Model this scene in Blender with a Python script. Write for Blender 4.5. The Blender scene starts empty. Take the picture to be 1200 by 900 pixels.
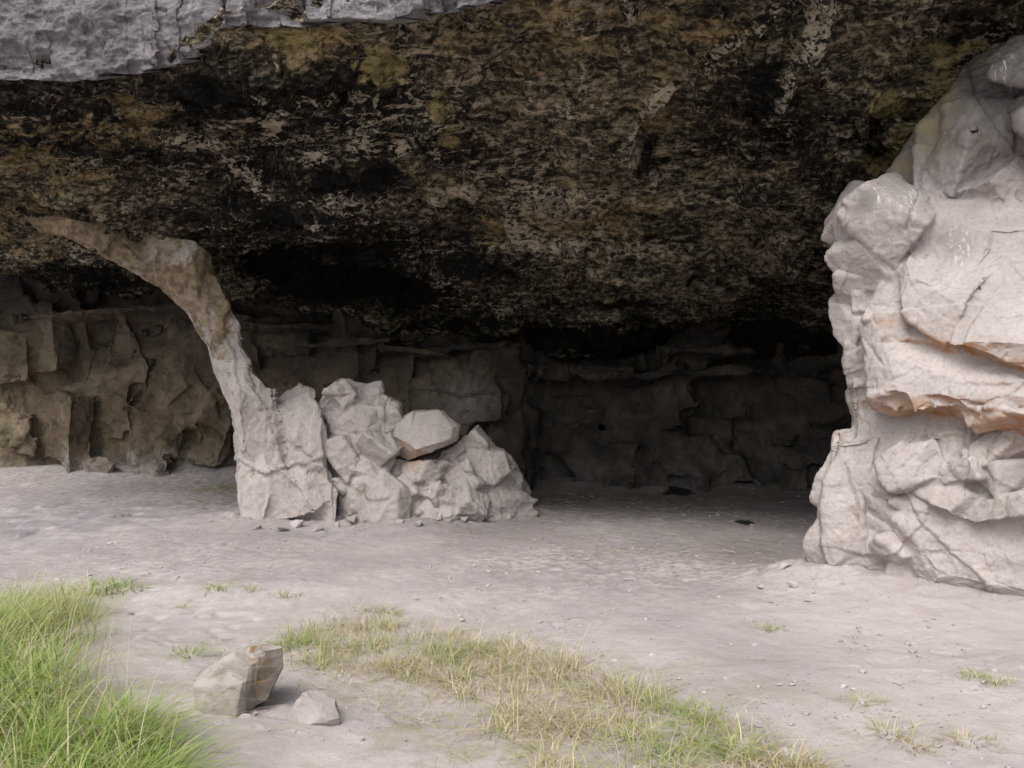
import bpy, bmesh, math, random
import numpy as np
from mathutils import Vector
random.seed(5)
RG = np.random.default_rng(11)
S = bpy.context.scene
COL = S.collection

# ------------------------------------------------------------------ camera model (metres; the lens is 27 mm at eye height)
EYE = 1.6
FPX = 906.0
TILT = math.atan(30 / FPX)
cT, sT = math.cos(TILT), math.sin(TILT)

def P(px, py, Y):
    """point at depth Y seen at pixel (px,py) of the 1200x900 photo"""
    r, u = (px - 600) / FPX, (450 - py) / FPX
    dy, dz = cT - sT * u, sT + cT * u
    k = Y / dy
    return np.array([r * k, Y, EYE + dz * k])

def PROJ(v):
    x, y, z = v[:, 0], v[:, 1], v[:, 2] - EYE
    f = np.maximum(y * cT + z * sT, 0.05)
    u = -y * sT + z * cT
    return 600 + FPX * x / f, 450 - FPX * u / f

# ------------------------------------------------------------------ numpy noise
def h3(ix, iy, iz, seed):
    u = np.uint32
    h = ix.astype(u) * u(374761393) + iy.astype(u) * u(668265263) + iz.astype(u) * u(2147483647) + u((seed * 974634721) & 0xFFFFFFFF)
    h = (h ^ (h >> u(13))) * u(1274126177)
    h = (h ^ (h >> u(16))) * u(2246822519)
    return (h ^ (h >> u(15))) * (1.0 / 4294967295.0)

def vnoise(p, seed=0):
    i = np.floor(p).astype(np.int64); f = p - i
    w = f * f * f * (f * (f * 6 - 15) + 10)
    r = 0
    for a in (0, 1):
        wa = w[:, 0] if a else 1 - w[:, 0]
        for b in (0, 1):
            wb = w[:, 1] if b else 1 - w[:, 1]
            for c in (0, 1):
                wc = w[:, 2] if c else 1 - w[:, 2]
                r = r + wa * wb * wc * h3(i[:, 0] + a, i[:, 1] + b, i[:, 2] + c, seed)
    return r * 2 - 1

def fbm(p, octv=4, seed=0, gain=.5):
    r, a = 0, 1.0
    for o in range(octv):
        r = r + a * vnoise(p * (2.03 ** o) + o * 17.3, seed + o)
        a *= gain
    return r

def facet(p, scale, seed, off=.5, tilt=.9, warp=.25, stretch=(1, 1, 1)):
    """fractured-stone field: every Voronoi cell is a tilted plane of its own; returns (height, distance to cell border)"""
    q = p / (np.array(stretch) * scale)
    q = q + warp * np.stack([vnoise(q * 1.7 + 3, seed + 50), vnoise(q * 1.7 + 9, seed + 51), vnoise(q * 1.7 + 21, seed + 52)], 1)
    i = np.floor(q - .5).astype(np.int64)
    f1 = np.full(len(q), 9.0); f2 = np.full(len(q), 9.0); best = np.zeros((len(q), 3)); bid = np.zeros((len(q), 3), np.int64)
    for a in (0, 1):
        for b in (0, 1):
            for c in (0, 1):
                j = i + np.array([a, b, c])
                ctr = j + .15 + .7 * np.stack([h3(j[:, 0], j[:, 1], j[:, 2], seed + k) for k in range(3)], 1)
                d = ((q - ctr) ** 2).sum(1)
                m = d < f1
                f2 = np.where(m, f1, np.minimum(f2, d))
                f1 = np.where(m, d, f1)
                best[m] = ctr[m]; bid[m] = j[m]
    t = np.stack([h3(bid[:, 0], bid[:, 1], bid[:, 2], seed + 7 + k) for k in range(4)], 1) * 2 - 1
    h = off * t[:, 3] + tilt * (t[:, :3] * (q - best)).sum(1)
    return h, np.sqrt(f2) - np.sqrt(f1)

def conch(p, scale, seed, off=.55, tilt=.65, bowl=.4, warp=.16, stretch=(1, 1, 1), convex=False):
    """conchoidal fracture: shallow scooped facets that meet in sharp ridges; returns (height, closeness of the two lowest scoops)"""
    q = p / (np.array(stretch) * scale)
    q = q + warp * np.stack([vnoise(q * 1.3 + 3, seed + 50), vnoise(q * 1.3 + 9, seed + 51), vnoise(q * 1.3 + 21, seed + 52)], 1)
    i = np.floor(q - .5).astype(np.int64)
    a1 = np.full(len(q), 9.0); a2 = np.full(len(q), 9.0)
    for a in (0, 1):
        for b in (0, 1):
            for c in (0, 1):
                j = i + np.array([a, b, c])
                r = [h3(j[:, 0], j[:, 1], j[:, 2], seed + k) for k in range(7)]
                d = q - (j + .15 + .7 * np.stack(r[:3], 1))
                v = off * (r[3] - .5) + tilt * 2 * ((r[4] - .5) * d[:, 0] + (r[5] - .5) * d[:, 1] + (r[6] - .5) * d[:, 2]) + bowl * (d * d).sum(1)
                a2 = np.minimum(a2, np.maximum(a1, v)); a1 = np.minimum(a1, v)
    if convex:
        f = .25 - a1
        return f - .6 * np.minimum(f + .28, 0), a2 - a1
    f = a1 - .2
    return f - .75 * np.maximum(f - .08, 0), a2 - a1

def flake(p, scale, seed, k=2.2, edge=.16, stretch=(1, 1, 1)):
    """terraced field: flat spalls that end in crisp little ledges"""
    n = fbm(p / (np.array(stretch) * scale), 4, seed, .5) * k
    i = np.floor(n); f = n - i
    t = np.clip((f - 1 + edge) / edge, 0, 1)
    return (i + t * t * (3 - 2 * t)) / k, t * (1 - .6 * t)

def sstep(a, b, x):
    t = np.clip((x - a) / (b - a), 0, 1)
    return t * t * (3 - 2 * t)

# ------------------------------------------------------------------ meshes
def make_mesh(name, V, F, mat, attrs=None, smooth=True, parent=None):
    V = np.asarray(V, np.float32); F = np.asarray(F, np.int32); k = F.shape[1]
    me = bpy.data.meshes.new(name)
    me.vertices.add(len(V)); me.vertices.foreach_set('co', V.ravel())
    me.loops.add(F.size); me.loops.foreach_set('vertex_index', F.ravel())
    me.polygons.add(len(F)); me.polygons.foreach_set('loop_start', np.arange(0, F.size, k, dtype=np.int32))
    me.update(calc_edges=True)
    me.polygons.foreach_set('use_smooth', np.full(len(F), smooth, bool))
    for an, av in (attrs or {}).items():
        av = np.asarray(av, np.float32)
        if av.ndim == 1:
            a = me.attributes.new(an, 'FLOAT', 'POINT'); a.data.foreach_set('value', av)
        else:
            a = me.attributes.new(an, 'FLOAT_COLOR', 'POINT')
            a.data.foreach_set('color', np.concatenate([av, np.ones((len(av), 1), np.float32)], 1).ravel())
    me.materials.append(mat); me.update()
    o = bpy.data.objects.new(name, me); COL.objects.link(o)
    if parent: o.parent = parent
    return o

def grid_faces(nr, nc):
    a = (np.arange(nr - 1)[:, None] * nc + np.arange(nc - 1)[None, :]).ravel()
    return np.stack([a, a + 1, a + nc + 1, a + nc], 1)

def grid_normals(G):
    du = np.gradient(G, axis=1); dv = np.gradient(G, axis=0)
    n = np.cross(du, dv)
    return n / np.maximum(np.linalg.norm(n, axis=2, keepdims=True), 1e-9)

def tag(o, label=None, cat=None, group=None, kind=None):
    for k, v in (('label', label), ('category', cat), ('group', group), ('kind', kind)):
        if v: o[k] = v
    return o

# ------------------------------------------------------------------ material helpers
class MAT:
    def __init__(s, name):
        s.m = bpy.data.materials.new(name); s.m.use_nodes = True
        s.nt = s.m.node_tree; s.nt.nodes.clear()
        s.out = s.n('ShaderNodeOutputMaterial'); s.b = s.n('ShaderNodeBsdfPrincipled')
        s.b.inputs['Roughness'].default_value = .95
        s.b.inputs['Specular IOR Level'].default_value = .15
        s.l(s.b.outputs[0], s.out.inputs['Surface'])
        s.pos = s.n('ShaderNodeNewGeometry').outputs['Position']
    def n(s, t): return s.nt.nodes.new(t)
    def l(s, a, b): s.nt.links.new(a, b)
    def mapv(s, scale=(1, 1, 1), rot=(0, 0, 0)):
        m = s.n('ShaderNodeMapping'); s.l(s.pos, m.inputs[0])
        m.inputs['Scale'].default_value = scale; m.inputs['Rotation'].default_value = rot
        return m.outputs[0]
    def noise(s, scale, detail=5, rough=.55, dist=0, vec=None):
        n = s.n('ShaderNodeTexNoise'); s.l(vec or s.pos, n.inputs['Vector'])
        n.inputs['Scale'].default_value = scale; n.inputs['Detail'].default_value = detail
        n.inputs['Roughness'].default_value = rough; n.inputs['Distortion'].default_value = dist
        return n.outputs['Fac']
    def voro(s, scale, feature='DISTANCE_TO_EDGE', vec=None):
        n = s.n('ShaderNodeTexVoronoi'); n.feature = feature; s.l(vec or s.pos, n.inputs['Vector'])
        n.inputs['Scale'].default_value = scale
        return n.outputs[0]
    def warped(s, scale, amt, base=None):
        n = s.n('ShaderNodeTexNoise'); s.l(s.pos, n.inputs['Vector']); n.inputs['Scale'].default_value = scale; n.inputs['Detail'].default_value = 3
        a = s.n('ShaderNodeVectorMath'); a.operation = 'MULTIPLY_ADD'
        s.l(n.outputs['Color'], a.inputs[0]); a.inputs[1].default_value = (amt,) * 3; s.l(base or s.pos, a.inputs[2])
        return a.outputs[0]
    def ramp(s, fac, a, b, lo=0., hi=1.):
        r = s.n('ShaderNodeMapRange'); r.interpolation_type = 'SMOOTHSTEP'; s.l(fac, r.inputs[0])
        r.inputs[1].default_value = a; r.inputs[2].default_value = b; r.inputs[3].default_value = lo; r.inputs[4].default_value = hi
        return r.outputs[0]
    def steps(s, fac, stops):
        r = s.n('ShaderNodeValToRGB'); s.l(fac, r.inputs[0]); e = r.color_ramp.elements
        while len(e) < len(stops): e.new(.5)
        for k, (p, c) in enumerate(stops): e[k].position = p; e[k].color = c + (1,)
        return r.outputs[0]
    def math(s, op, a, b=None):
        m = s.n('ShaderNodeMath'); m.operation = op
        for i, v in enumerate((a, b)):
            if v is None: continue
            if isinstance(v, (int, float)): m.inputs[i].default_value = v
            else: s.l(v, m.inputs[i])
        return m.outputs[0]
    def attr(s, name, color=False):
        a = s.n('ShaderNodeAttribute'); a.attribute_name = name
        return a.outputs['Color' if color else 'Fac']
    def mix(s, fac, a, b, mode='MIX'):
        m = s.n('ShaderNodeMix'); m.data_type = 'RGBA'; m.blend_type = mode
        for sock, v in ((m.inputs[0], fac), (m.inputs[6], a), (m.inputs[7], b)):
            if isinstance(v, (int, float)): sock.default_value = v
            elif isinstance(v, tuple): sock.default_value = v + (1,)
            else: s.l(v, sock)
        return m.outputs[2]
    def color(s, c): s.l(c, s.b.inputs['Base Color'])
    def bump(s, *hs):
        nrm = None
        for h, st, d in hs:
            b = s.n('ShaderNodeBump'); b.inputs['Strength'].default_value = st; b.inputs['Distance'].default_value = d
            s.l(h, b.inputs['Height'])
            if nrm: s.l(nrm, b.inputs['Normal'])
            nrm = b.outputs[0]
        s.l(nrm, s.b.inputs['Normal'])

# pale dusty rock of the pillars
def pale_rock(name, A, B, grey, crack=.5, rust=(.34, .155, .055)):
    m = MAT(name)
    c = m.mix(m.ramp(m.noise(1.7, 6, .6), .38, .64), A, B)
    c = m.mix(m.math('MULTIPLY', m.ramp(m.noise(5.5, 8, .65, .6), .52, .7), .45), c, grey)
    c = m.mix(m.ramp(m.noise(34, 6, .72), .45, .7, .0, .42), c, (.2, .175, .16))
    c = m.mix(m.ramp(m.noise(3.1, 7, .7, .8), .54, .64, 0, .38), c, (.33, .275, .245))
    c = m.mix(m.ramp(m.noise(14, 7, .7, .3), .58, .72, 0, .35), c, tuple(min(.7, x * 1.25) for x in A))
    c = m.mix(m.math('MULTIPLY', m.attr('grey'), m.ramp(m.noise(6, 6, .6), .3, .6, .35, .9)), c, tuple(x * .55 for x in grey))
    rst = m.math('MULTIPLY', m.attr('rust'), m.ramp(m.noise(7, 6, .65, .5), .3, .62, .35, 1))
    rcol = m.mix(m.ramp(m.noise(12, 5), .4, .65), rust, (.38, .235, .13))
    c = m.mix(rst, c, rcol)
    dr = m.math('MULTIPLY', m.attr('drop'), m.ramp(m.noise(9, 4, .6, 0, m.mapv((3.5, 3.5, .35))), .55, .62))
    c = m.mix(dr, c, (.6, .59, .57))
    yl = m.math('MULTIPLY', m.attr('lichen'), m.ramp(m.noise(4, 7, .65, .4), .38, .55))
    c = m.mix(yl, c, (.32, .26, .12))
    br = m.ramp(m.math('ADD', m.noise(3.5, 6, .65, .4), m.math('MULTIPLY', m.attr('brown'), .4)), .60, .76)
    c = m.mix(br, c, m.mix(m.ramp(m.noise(9, 5, .65), .4, .6), (.13, .10, .068), (.25, .195, .13)))
    m.color(c)
    m.bump((m.noise(9, 5, .65, .3), .45, .04), (m.noise(42, 4, .7), .5, .01))
    return m.m

M_PALE = pale_rock('pale_rock', (.375, .335, .322), (.44, .395, .38), (.28, .258, .25))
M_LEFT = pale_rock('pale_pillar_rock', (.41, .37, .35), (.48, .43, .41), (.27, .245, .235))

def patchy(m, attr, noise, gain=.16, cut=.60, soft=.03):
    """crisp, broken patches: the noise tears up the outline of the growth"""
    a = m.attr(attr)
    return m.math('MULTIPLY', m.ramp(m.math('ADD', noise, m.math('MULTIPLY', a, gain)), cut - soft, cut + soft), m.ramp(a, .02, .25))

def ceiling_mat():
    m = MAT('cave_ceiling_rock')
    streak = m.mapv((.36, 1.05, 1), (0, 0, .30)); long = m.mapv((.2, 1, 1), (0, 0, .30))
    nb = m.noise(3.1, 9, .72, .6, streak); nc = m.noise(17, 5, .72, .4, m.mapv((.5, 1, 1), (0, 0, .3))); n3 = m.noise(3.3, 7, .74, .9); n7 = nb
    dens = m.attr('dens')
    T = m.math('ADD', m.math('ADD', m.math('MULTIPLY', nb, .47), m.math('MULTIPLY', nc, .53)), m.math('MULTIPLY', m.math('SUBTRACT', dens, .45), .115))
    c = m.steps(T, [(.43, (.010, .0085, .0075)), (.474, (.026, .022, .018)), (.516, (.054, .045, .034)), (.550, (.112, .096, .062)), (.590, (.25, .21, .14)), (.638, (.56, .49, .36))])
    rid = m.math('ABSOLUTE', m.math('SUBTRACT', m.noise(1.5, 6, .62, .6, long), .5))
    strk = m.math('MULTIPLY', m.ramp(rid, .004, .014, 1, 0), m.ramp(nc, .44, .54))
    c = m.mix(m.math('MULTIPLY', strk, .9), c, (.50, .43, .33))
    c = m.mix(m.math('MULTIPLY', patchy(m, 'tan', nc, .08, .57, .05), .25), c, (.24, .2, .135))
    c = m.mix(m.math('MULTIPLY', patchy(m, 'ochre', nb, .09, .575, .04), .65), c, m.mix(m.ramp(nc, .4, .6), (.16, .115, .05), (.40, .30, .14)))
    c = m.mix(m.math('MULTIPLY', patchy(m, 'lichen', n3, .17, .57, .05), .8), c, m.mix(m.ramp(nc, .36, .56), (.16, .135, .06), (.44, .37, .17)))
    c = m.mix(m.math('MULTIPLY', patchy(m, 'pale', nc, .14, .58, .03), .9), c, (.58, .51, .41))
    c = m.mix(m.ramp(nc, .40, .34, 0, .7), c, (.014, .012, .01))
    c = m.mix(m.math('MULTIPLY', m.attr('edge'), m.ramp(nc, .46, .56, .0, .9)), c, (.55, .47, .34))
    so = m.ramp(m.math('ADD', m.noise(2.2, 7, .68, .6), m.math('MULTIPLY', m.attr('soot_shade'), .5)), .66, .82, 0, .95)
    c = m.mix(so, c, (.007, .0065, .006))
    m.color(c)
    m.bump((nb, 1.0, .14), (nc, .9, .035))
    return m.m
M_CEIL = ceiling_mat()

def cliff_mat():
    m = MAT('weathered_cliff_rock')
    c = m.mix(m.ramp(m.noise(1.3, 7, .6, .4), .35, .65), (.17, .155, .17), (.30, .28, .295))
    c = m.mix(m.ramp(m.noise(6, 8, .72, .8, m.mapv((1, 1, 2.2), (0, .6, 0))), .47, .62, 0, .85), c, (.12, .11, .115))
    c = m.mix(m.ramp(m.noise(26, 6, .75), .52, .62, 0, .65), c, (.09, .085, .085))
    c = m.mix(m.ramp(m.noise(3.3, 9, .7, .5), .6, .68, 0, .8), c, (.45, .43, .43))
    m.color(c)
    m.bump((m.noise(6, 7, .7, .4), .9, .08), (m.noise(30, 5, .72), .8, .02))
    return m.m
M_CLIFF = cliff_mat()

def wall_mat():
    m = MAT('cave_wall_rock')
    c = m.mix(m.ramp(m.noise(1.0, 7, .6, .5), .36, .64), (.12, .092, .064), (.24, .19, .132))
    c = m.mix(m.ramp(m.noise(2.4, 7, .65, .4), .52, .68, 0, .7), c, (.14, .13, .08))
    c = m.mix(m.ramp(m.noise(9, 8, .7, .4), .55, .72, 0, .6), c, (.29, .25, .2))
    c = m.mix(m.math('MULTIPLY', m.attr('dust'), m.ramp(m.noise(4, 6, .6), .3, .6, .4, 1)), c, (.34, .305, .285))
    c = m.mix(m.math('MULTIPLY', m.attr('soot_shade'), m.ramp(m.noise(1.6, 8, .65, .5), .3, .62, .55, 1)), c, (.046, .041, .038))  # painted shade and soot mixed into the wall colour
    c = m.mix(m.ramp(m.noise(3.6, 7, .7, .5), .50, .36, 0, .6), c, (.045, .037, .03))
    c = m.mix(m.math('MULTIPLY', m.attr('crack'), .75), c, (.02, .017, .015))
    m.color(c)
    m.bump((m.noise(5, 7, .68, .4), .9, .09), (m.noise(24, 5, .7), .5, .02))
    return m.m
M_WALL = wall_mat()

def ground_mat():
    m = MAT('dusty_sand')
    c = m.mix(m.ramp(m.noise(.55, 6, .6, .3), .36, .64), (.345, .305, .3), (.45, .404, .395))
    c = m.mix(m.ramp(m.noise(3.2, 8, .65, .3), .5, .7, 0, .45), c, (.33, .275, .235))
    c = m.mix(m.math('MULTIPLY', m.attr('gravel'), m.ramp(m.noise(9, 8, .72), .42, .62)), c, (.23, .21, .205))
    sp = m.ramp(m.noise(32, 5, .78), .56, .68, 0, .45)
    c = m.mix(m.math('MULTIPLY', sp, m.ramp(m.noise(1.2, 3), .35, .6, .35, 1)), c, (.16, .14, .13))
    c = m.mix(m.ramp(m.noise(80, 3, .7), .62, .7, 0, .5), c, (.55, .52, .5))
    c = m.mix(m.math('MULTIPLY', m.attr('slate'), m.ramp(m.noise(2.6, 8, .65, .4), .36, .6)), c, (.25, .235, .25))
    c = m.mix(m.math('MULTIPLY', m.attr('dark_floor'), m.ramp(m.noise(1.8, 8, .65, .4), .3, .6, .5, 1)), c, (.17, .145, .125))
    c = m.mix(m.math('MULTIPLY', m.attr('moss'), m.ramp(m.noise(2.5, 8, .7, .4), .45, .62)), c, (.2, .19, .07))
    m.color(c)
    m.bump((m.noise(16, 5, .65), .25, .02), (m.noise(50, 4, .75), .6, .012))
    return m.m
M_GROUND = ground_mat()

def stone_mat(name, A, B, dark, moss=True):
    m = MAT(name)
    c = m.mix(m.ramp(m.noise(4, 7, .6, .3), .36, .64), A, B)
    c = m.mix(m.ramp(m.noise(26, 7, .7), .5, .7, 0, .5), c, dark)
    if moss:
        c = m.mix(m.math('MULTIPLY', m.attr('grey'), m.ramp(m.noise(9, 6, .65), .3, .62, .55, 1)), c, tuple(x * .62 for x in dark))
        c = m.mix(m.math('MULTIPLY', m.attr('rust'), m.ramp(m.noise(13, 7, .7, .6), .46, .54)), c, (.17, .105, .04))
    m.color(c)
    m.bump((m.noise(18, 8, .65), .5, .02), (m.noise(90, 5, .7), .4, .004))
    return m.m
M_STONE = stone_mat('warm_field_stone', (.29, .255, .23), (.37, .33, .305), (.16, .135, .115))
M_STONE2 = stone_mat('grey_field_stone', (.3, .265, .25), (.38, .34, .325), (.2, .18, .18))
M_PEB = stone_mat('pebble_stone', (.34, .31, .3), (.45, .41, .4), (.24, .22, .21), False)
M_CHAR = stone_mat('charred_crust', (.018, .016, .015), (.04, .036, .033), (.09, .08, .075), False)

def grass_mat():
    m = MAT('grass_blades')
    c = m.attr('tint', True)
    m.color(c)
    m.b.inputs['Roughness'].default_value = .6
    t = m.n('ShaderNodeBsdfTranslucent'); m.l(c, t.inputs[0])
    x = m.n('ShaderNodeMixShader'); x.inputs[0].default_value = .42
    m.l(m.b.outputs[0], x.inputs[1]); m.l(t.outputs[0], x.inputs[2]); m.l(x.outputs[0], m.out.inputs['Surface'])
    return m.m
M_GRASS = grass_mat()

# ------------------------------------------------------------------ ground
def gauss(x, y, cx, cy, sx, sy): return np.exp(-((x - cx) / sx) ** 2 - ((y - cy) / sy) ** 2)

def seg_d(x, y, pts):
    d = np.full(x.shape, 1e9)
    for (ax, ay), (bx, by) in zip(pts[:-1], pts[1:]):
        L2 = (bx - ax) ** 2 + (by - ay) ** 2
        t = np.clip(((x - ax) * (bx - ax) + (y - ay) * (by - ay)) / L2, 0, 1)
        d = np.minimum(d, np.hypot(x - ax - t * (bx - ax), y - ay - t * (by - ay)))
    return d
R_FOOT = [(2.75, 7.2), (3.4, 6.9), (4.4, 6.35), (6.5, 5.9)]
L_FOOT = [(-3.7, 11.0), (-2.4, 11.1), (-1.2, 11.2), (0.0, 11.9)]

def ground_z(x, y):
    x = np.asarray(x, float); y = np.asarray(y, float); sh = x.shape; x = x.ravel(); y = y.ravel()
    p = np.stack([x, y, np.zeros_like(x)], 1)
    near = 1 / (1 + (np.hypot(x, y - 8) / 22) ** 4)
    z = .045 * fbm(p * .45, 3, 3) * near
    z += .012 * fbm(p * 2.1, 3, 8) * near
    z += .20 * np.exp(-(seg_d(x, y, R_FOOT) / .55) ** 2) + .12 * np.exp(-(seg_d(x, y, L_FOOT) / .6) ** 2)
    z += .20 * sstep(9, 16, y) * sstep(-2, -6, x)
    z += .05 * gauss(x, y, -2.2, 6.9, 2.6, .35) + .07 * gauss(x, y, -2.9, 4.2, 1.0, 1.3)
    z -= .05 * gauss(x, y, -1.2, 5.2, 1.5, 1.0)
    z += .07 * gauss(x, y, 2.6, 4.6, 1.6, 1.0)
    z += .25 * np.exp(-((y - 16.0) / .7) ** 2) * (np.abs(x) < 14)
    return z.reshape(sh)

def axis(parts):
    out = [parts[0][0]]
    for a, b, n in parts:
        out += list(np.linspace(a, b, n + 1)[1:])
    return np.array(out)
gx = axis([(-90, -20, 14), (-20, -9, 60), (-9, -4.2, 130), (-4.2, 4.5, 480), (4.5, 9, 60), (9, 20, 20), (20, 90, 14)])
gy = axis([(-90, -10, 12), (-10, 2.5, 40), (2.5, 5.5, 240), (5.5, 9, 180), (9, 13, 120), (13, 18, 90), (18, 40, 8)])
X, Y = np.meshgrid(gx, gy)
Z = ground_z(X, Y)
pts = np.stack([X, Y, Z], 2).reshape(-1, 3)
vis = (np.abs(pts[:, 0]) < 12) & (pts[:, 1] > 2) & (pts[:, 1] < 17)
pv = pts[vis]
hf, he = facet(pv * np.array([1, 1, 0]), .16, 70, .5, .5)
rough = sstep(.05, .5, fbm(pv * .8, 2, 44))
fine = .0045 * fbm(pv * 6.5, 4, 21, .6) + .012 * hf * rough
# little hollows and clods on the bank between the two grassy strips
dim = np.clip(vnoise(pv * 9.0 + 4, 5), 0, 1) ** 2
fine -= .06 * dim * gauss(pv[:, 0], pv[:, 1], -2.3, 5.9, 1.1, .55)
sl = gauss(pv[:, 0], pv[:, 1], -7.0, 10.8, 2.6, 2.4)
h2, e2 = facet(pv * np.array([1, 1, 0]), .6, 77, .5, .8)
fine += .05 * h2 * sl + .07 * np.exp(-(seg_d(pv[:, 0], pv[:, 1], R_FOOT) / .45) ** 2) * hf * .35
h4, e4 = facet(pv * np.array([1, 1, 0]), .22, 79, .5, .8)
fine += .06 * h4 * np.exp(-(seg_d(pv[:, 0], pv[:, 1], L_FOOT) / .5) ** 2)
pts[vis, 2] += fine
def blobs(px, py, lst):
    r = np.zeros_like(px)
    for cx, cy, rx, ry in lst:
        r = np.maximum(r, np.exp(-((px - cx) / rx) ** 2 - ((py - cy) / ry) ** 2))
    return r
xx, yy = pts[:, 0], pts[:, 1]
g_attr = dict(
    gravel=np.maximum(np.maximum(gauss(xx, yy, 1.4, 8.2, 2.6, 1.6), .6 * gauss(xx, yy, -4, 8.5, 3, 2)), .8 * sstep(9, 12, yy)),
    slate=np.maximum(gauss(xx, yy, -7.0, 10.8, 2.4, 2.2), .7 * gauss(xx, yy, -2.5, 9.9, 1.2, .5)),
    dark_floor=np.maximum(sstep(10.5, 14.5, yy) * .9 * sstep(-4, -1, xx), .5 * gauss(xx, yy, 2.6, 8.4, .7, .9)),  # floor darker towards the back and beside the right pillar
    moss=np.maximum.reduce([gauss(xx, yy, -2.9, 3.7, 1.1, 1.0), .7 * gauss(xx, yy, .2, 4.3, 1.3, .8), gauss(xx, yy, -5.2, 14.2, .7, .4), .6 * gauss(xx, yy, -.9, 4.9, .6, .35)]))
tag(make_mesh('ground', pts, grid_faces(len(gy), len(gx)), M_GROUND, g_attr), kind='structure')

# ------------------------------------------------------------------ cave ceiling and cliff face
CP = [(0,105,8.1),(0,216,10.5),(0,292,13),(0,350,16),(-200,130,8.6),(-200,240,11),(-200,350,16),
      (120,95,7.8),(120,170,9.2),(150,272,10.9),(100,290,10.9),(120,332,14),(150,352,16),(230,285,11.2),
      (290,35,7.3),(300,150,8.8),(300,250,10.4),(300,330,12.8),(300,367,15.8),
      (450,20,6.9),(450,150,8.5),(450,250,10.2),(450,340,13),(450,402,15.8),
      (600,-10,6.4),(600,120,8),(600,250,10.3),(600,340,13),(600,412,15),(600,428,16.2),
      (800,-120,5.7),(800,0,6.6),(800,120,7.9),(800,250,10),(800,350,13),(800,415,15),(800,440,16.2),(700,420,15),(700,438,16.2),(900,420,15),(900,442,16),
      (950,0,6.3),(950,120,7.6),(960,220,8.8),(960,320,11.5),(960,385,13.5),(960,440,15.8),
      (1130,58,7.0),(1060,170,7.7),(1010,212,8.2),(1180,-20,6.2),(1300,0,6.4)]
cp = [P(*c) for c in CP] + [np.array(c) for c in ((-16, 8, 4.9), (-16, 13, 4.5), (-14, 17, 4.2), (8, 5, 5.6), (9, 9, 4.0), (10, 16, 2.6), (-6, 19, 3.5), (4, 19, 2.2), (13, 12, 3.2))]
cp = np.array(cp)
def tps_phi(r2): return np.where(r2 > 1e-12, r2 * np.log(np.maximum(r2, 1e-12)) * .5, 0)
nC = len(cp)
A = np.zeros((nC + 3, nC + 3))
A[:nC, :nC] = tps_phi(((cp[:, None, :2] - cp[None, :, :2]) ** 2).sum(2)) + .06 * np.eye(nC)
A[:nC, nC] = 1; A[:nC, nC + 1:] = cp[:, :2]; A[nC, :nC] = 1; A[nC + 1:, :nC] = cp[:, :2].T
Wt = np.linalg.solve(A, np.concatenate([cp[:, 2], np.zeros(3)]))
def ceil_z(x, y):
    x = np.asarray(x, float); y = np.asarray(y, float)
    r = Wt[nC] + Wt[nC + 1] * x + Wt[nC + 2] * y
    for i in range(nC):
        r = r + Wt[i] * tps_phi((x - cp[i, 0]) ** 2 + (y - cp[i, 1]) ** 2)
    return r
def on_ceiling(px, py):
    ys = np.linspace(5, 17, 600)
    q = np.array([P(px, py, t) for t in ys])
    d = q[:, 2] - ceil_z(q[:, 0], q[:, 1])
    k = np.argmax(d > 0) if (d > 0).any() else len(d) - 1
    return q[k]

lip_x = np.array([-18, -12, -10, -8.6, -7.3, -6.3, -4.6, -4.1, -3.3, -2.5, -2.0, -1.2, 0, 1.5, 3.5, 6, 12])
lip_y = np.array([16.4, 15.2, 12.9, 10.9, 9.3, 8.0, 7.75, 7.7, 7.65, 7.15, 7.15, 7.0, 6.45, 5.9, 5.2, 4.6, 4.2])
ux = axis([(-18, -9, 60), (-9, 5.2, 860), (5.2, 12, 60)])
ly = np.interp(ux, lip_x, lip_y)
kx = np.stack([ux, ux * 0, ux * 0], 1)
ly0 = ly.copy(); ly = ly + .11 * fbm(kx * 1.3, 4, 31, .6) + .05 * fbm(kx * 6, 3, 37, .6)
tv = np.concatenate([np.linspace(0, 1, 520)])          # back -> lip, finer toward the lip
tv = 1 - (1 - tv) ** 1.25
fz = np.concatenate([np.linspace(.02, 1.6, 110), np.linspace(1.75, 9, 30)])
n1, n2 = len(tv), len(fz)
G = np.zeros((n1 + n2, len(ux), 3))
G[:, :, 0] = ux[None]
G[:n1, :, 1] = 18.0 + (ly[None] - 18.0) * tv[:, None]
G[:n1, :, 2] = ceil_z(G[:n1, :, 0], G[:n1, :, 1])
# face: out a little above the lip, then gently leaning back
prof_y = -.10 * np.sin(np.clip(fz / .9, 0, 1) * math.pi / 2) + .10 * np.maximum(fz - .6, 0)
G[n1:, :, 1] = ly0[None] + (ly - ly0)[None] * np.exp(-fz / .7)[:, None] + prof_y[:, None]
G[n1:, :, 2] = G[n1 - 1, :, 2][None] + fz[:, None]
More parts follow.
